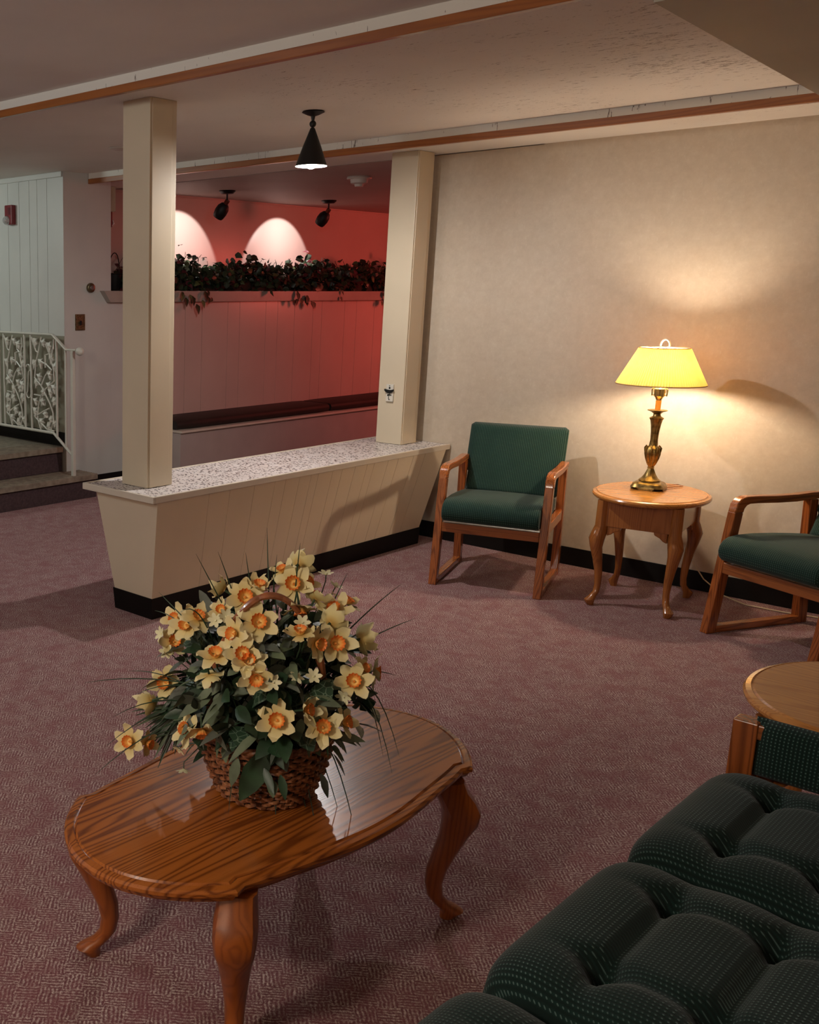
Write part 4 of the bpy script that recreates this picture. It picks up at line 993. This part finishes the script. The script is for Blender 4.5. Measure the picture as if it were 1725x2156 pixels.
def trumpet_mesh():
    mb = MB(); prof = [(0.004, 0.001), (0.0085, 0.003), (0.0115, 0.009), (0.013, 0.015), (0.0165, 0.020)]
    fn = lambda a, r, z: (0.0013*math.cos(12*a)*(z/0.02)**2)
    mb.lathe(prof, 48, caps=False, fn=fn)
    mb.rings([[(0.004*math.cos(q*PI/4), 0.004*math.sin(q*PI/4), 0.002) for q in range(8)], [(0.001*math.cos(q*PI/4), 0.001*math.sin(q*PI/4), 0.012) for q in range(8)]])
    return mb
pet_meshes = []; rnd = random.Random(8)
for i in range(6):
    o = petals_mesh(rnd, 0.0 if i < 4 else 0.7).build('petals', PET); pet_meshes.append(o.data); bpy.data.objects.remove(o)
o = trumpet_mesh().build('trumpet', COR); TRM = o.data; bpy.data.objects.remove(o)
# position, facing in (right, up, towards the room) terms, size, words that single it out
FL = [((-1.290,1.612,0.707),(-.05,.05,1),1.10,'wide open daffodil at the front, lowest above the basket rim'),
((-1.235,1.700,0.682),(.05,.25,1),1.05,'wide open daffodil low on the right, just above the basket rim'),
((-1.222,1.754,0.682),(.9,.2,.5),.95,'daffodil turned right at the lower right edge of the bouquet'),
((-1.254,1.660,0.728),(.75,.1,.5),.9,'daffodil in side view just behind the two lowest open ones'),
((-1.336,1.595,0.796),(0,-.4,1),1.0,'daffodil in the middle of the bouquet with its orange trumpet turned down'),
((-1.358,1.592,0.822),(.1,.6,.7),.95,'daffodil tucked right above the drooping one in the bouquet centre'),
((-1.374,1.594,0.838),(-.1,.1,1),1.0,'open daffodil with long petals left of the bouquet centre'),
((-1.432,1.571,0.821),(-.1,.85,.5),1.0,'daffodil nodding upward on the left of the bouquet centre'),
((-1.623,1.609,0.695),(-.35,.0,.9),1.05,'daffodil at the left side above the feathery spray'),
((-1.633,1.651,0.838),(-.5,.35,.6),.9,'outermost daffodil of the upper left cluster'),
((-1.561,1.614,0.850),(-.4,.3,.8),1.0,'front daffodil of the upper left cluster with ruffled trumpet'),
((-1.533,1.615,0.874),(.3,.5,.6),.95,'rear daffodil of the upper left cluster'),
((-1.631,1.638,0.786),(.3,.2,.8),.95,'daffodil hanging just under the upper left cluster'),
((-1.408,1.605,0.871),(-.7,.1,.7),.95,'daffodil turned left above the bouquet centre'),
((-1.376,1.641,0.898),(.15,.15,1),1.1,'large ruffled daffodil below the left end of the handle arch'),
((-1.437,1.666,0.935),(.1,.15,1),1.1,'open daffodil at the upper left beside the handle top'),
((-1.505,1.675,0.935),(-.6,.4,-.4),.95,'daffodil seen from behind at the upper left'),
((-1.422,1.696,0.955),(.1,.9,.3),.85,'daffodil facing the ceiling behind the handle top'),
((-1.480,1.638,0.900),(-.2,.4,.8),.7,'half hidden daffodil below the upper left open bloom'),
((-1.378,1.763,0.960),(-.15,.1,1),1.1,'large open daffodil at the top right of the handle arch'),
((-1.442,1.859,0.975),(.35,.3,-.6),1.05,'topmost daffodil, seen from behind'),
((-1.426,1.784,0.975),(-.4,.8,.2),.75,'small daffodil left of the topmost bloom'),
((-1.372,1.798,0.958),(.7,.3,.5),.8,'daffodil peeking out right of the large top bloom'),
((-1.334,1.729,0.924),(.1,-.6,.3),.95,'shaded daffodil hanging under the top right bloom'),
((-1.333,1.783,0.931),(.2,.4,-.3),.85,'shaded daffodil half hidden inside the right of the handle arch'),
((-1.304,1.819,0.902),(-.25,.6,.5),1.0,'daffodil on the upper right with its trumpet turned up'),
((-1.342,1.913,0.891),(.5,.8,.1),.9,'daffodil with bright red orange rim at the upper right edge'),
((-1.286,1.779,0.888),(.3,.3,-.5),1.05,'daffodil seen from behind on the right of the handle'),
((-1.301,1.694,0.878),(-.05,.95,.3),.9,'daffodil facing up inside the handle arch'),
((-1.275,1.718,0.858),(.55,-.1,.7),.95,'daffodil hanging over the right side of the handle'),
((-1.261,1.764,0.851),(.3,.05,1),1.1,'large open daffodil right of the handle with long lower petals'),
((-1.227,1.794,0.765),(-.1,.2,1),1.05,'open daffodil at the right edge above the dark pointed leaf'),
((-1.238,1.839,0.780),(.6,.2,.6),.75,'small daffodil between the two at the right edge'),
((-1.264,1.921,0.744),(.95,-.05,.3),1.0,'rightmost daffodil in profile beside the arching blades'),
((-1.634,1.574,0.655),(-.6,-.2,-.5),1.0,'pale daffodil seen from behind at the far left'),
((-1.497,1.556,0.632),(-.6,.3,.5),1.0,'daffodil at the lower left with petals thrown back'),
((-1.448,1.548,0.652),(.1,-.75,.6),.95,'daffodil drooping beside the thrown back one at lower left'),
((-1.640,1.511,0.568),(-.4,.1,.8),.95,'lowest left daffodil hanging over the table edge'),
((-1.622,1.545,0.560),(.7,-.2,.5),.8,'partner of the daffodil hanging over the table edge'),
((-1.275,1.879,0.831),(.7,.2,-.5),1.1,'blurred yellow daffodil seen from behind at the right'),
((-1.438,1.557,0.782),(.2,-.9,-.1),.85,'pale drooping daffodil without visible trumpet below the bouquet centre')]
U3 = Vector((0, 0, 1)); FW = Vector((0.632, -0.774, 0))
FS = 0.92
def face_quat(f):
    d = (RV*f[0]+U3*f[1]+(FW*0.94+U3*0.34)*f[2]).normalized(); return d, d.to_track_quat('Z', 'Y')
for i, (p, fc, s, lab) in enumerate(FL):
    d, q = face_quat(fc); P0 = Vector(p)
    e = thing('daffodil', 'pale yellow '+lab, 'daffodil', p, 0, 'daffodils in the basket'); e.rotation_mode = 'QUATERNION'; e.rotation_quaternion = q @ Euler((0, 0, rnd.uniform(0, 1))).to_quaternion(); e.scale = (s*FS,)*3
    o = bpy.data.objects.new('petals', pet_meshes[(i % 4) if 'behind' not in lab else 4+i % 2]); COL.objects.link(o); o.parent = e
    o = bpy.data.objects.new('trumpet', TRM); COL.objects.link(o); o.parent = e
    # stem from the back of the flower into the basket
    inv = e.rotation_quaternion.inverted()
    root = Vector((BX+(P0.x-BX)*0.25, BY+(P0.y-BY)*0.25, BZ+0.13)); bk = P0-d*0.035; mid = (bk+root)/2+Vector((0, 0, 0.03))
    MB().tube([tuple((inv @ (x-P0))/(s*FS)) for x in (P0-d*0.002, bk, mid, root)], [0.0035, 0.0022, 0.002, 0.002], 6).build('stem', STM, e)
# small cream blossoms
SM = [((-1.651,1.619,0.806),(-.8,.2,.5),'small cream blossom at the left end of the upper left cluster'),((-1.636,1.623,0.765),(-.2,.1,1),'small star shaped cream blossom below the upper left cluster'),
((-1.469,1.609,0.885),(-.3,.3,.8),'small cream blossom left of the large ruffled daffodil'),((-1.449,1.619,0.898),(.3,.3,.8),'small cream blossom right beside its twin left of the ruffled daffodil'),
((-1.441,1.694,0.951),(0,.8,.4),'small cream blossom at the top left behind the open daffodil'),((-1.306,1.614,0.787),(.1,.1,1),'small star shaped cream blossom in front of the round veined leaf'),
((-1.256,1.687,0.796),(.1,.4,.8),'small cream blossom low inside the handle arch'),((-1.276,1.656,0.801),(-.2,-.5,.6),'tiny drooping cream blossom left of the one low in the arch'),
((-1.310,1.711,0.897),(0,.4,.8),'small shaded cream blossom under the handle arch'),((-1.388,1.894,0.955),(.0,1,.1),'small cream blossom standing alone on a thin stem at top right'),
((-1.367,1.904,0.928),(.4,.9,.1),'small half closed cream blossom below the lone one at top right'),((-1.564,1.599,0.551),(-.4,-.6,.4),'small cream bell blossom hanging at lower left'),
((-1.534,1.588,0.574),(.3,-.8,.3),'upper of the small bell blossoms hanging at lower left'),((-1.549,1.597,0.505),(0,-.9,.2),'lowest tiny cream blossom hanging over the table'),
((-1.225,1.758,0.742),(-.3,-.4,.7),'small cream blossom under the right edge daffodil')]
mb = MB()
for k in range(6):
    a = 2*PI*k/6; d = Vector((math.cos(a), math.sin(a), 0)); mb.strip([d*0.019*f+Vector((0, 0, 0.007*f)) for f in (0.05, 0.4, 0.8, 1)], [0.002, 0.0052, 0.0045, 0.0005], (0, 0, 1), 0, cup=0.2)
mb.rings([[(0.0025*math.cos(q*PI/3), 0.0025*math.sin(q*PI/3), z) for q in range(6)] for z in (0, 0.005)])
o = mb.build('blossom_petals', SMB); SMM = o.data; bpy.data.objects.remove(o)
for i, (p, fc, lab) in enumerate(SM):
    d, q = face_quat(fc); P0 = Vector(p)
    e = thing('small_blossom', lab, 'blossom', p, 0, 'small cream blossoms in the basket'); e.rotation_mode = 'QUATERNION'; e.rotation_quaternion = q
    o = bpy.data.objects.new('petals', SMM); COL.objects.link(o); o.parent = e
    inv = q.inverted(); root = Vector((BX+(P0.x-BX)*0.4, BY+(P0.y-BY)*0.4, BZ+0.14)); mid = (P0+root)/2+Vector((0, 0, 0.04))
    MB().tube([tuple(inv @ (x-P0)) for x in (P0, P0-d*0.015+U3*0.0, mid, root)], 0.0013, 5).build('stem', STM, e)
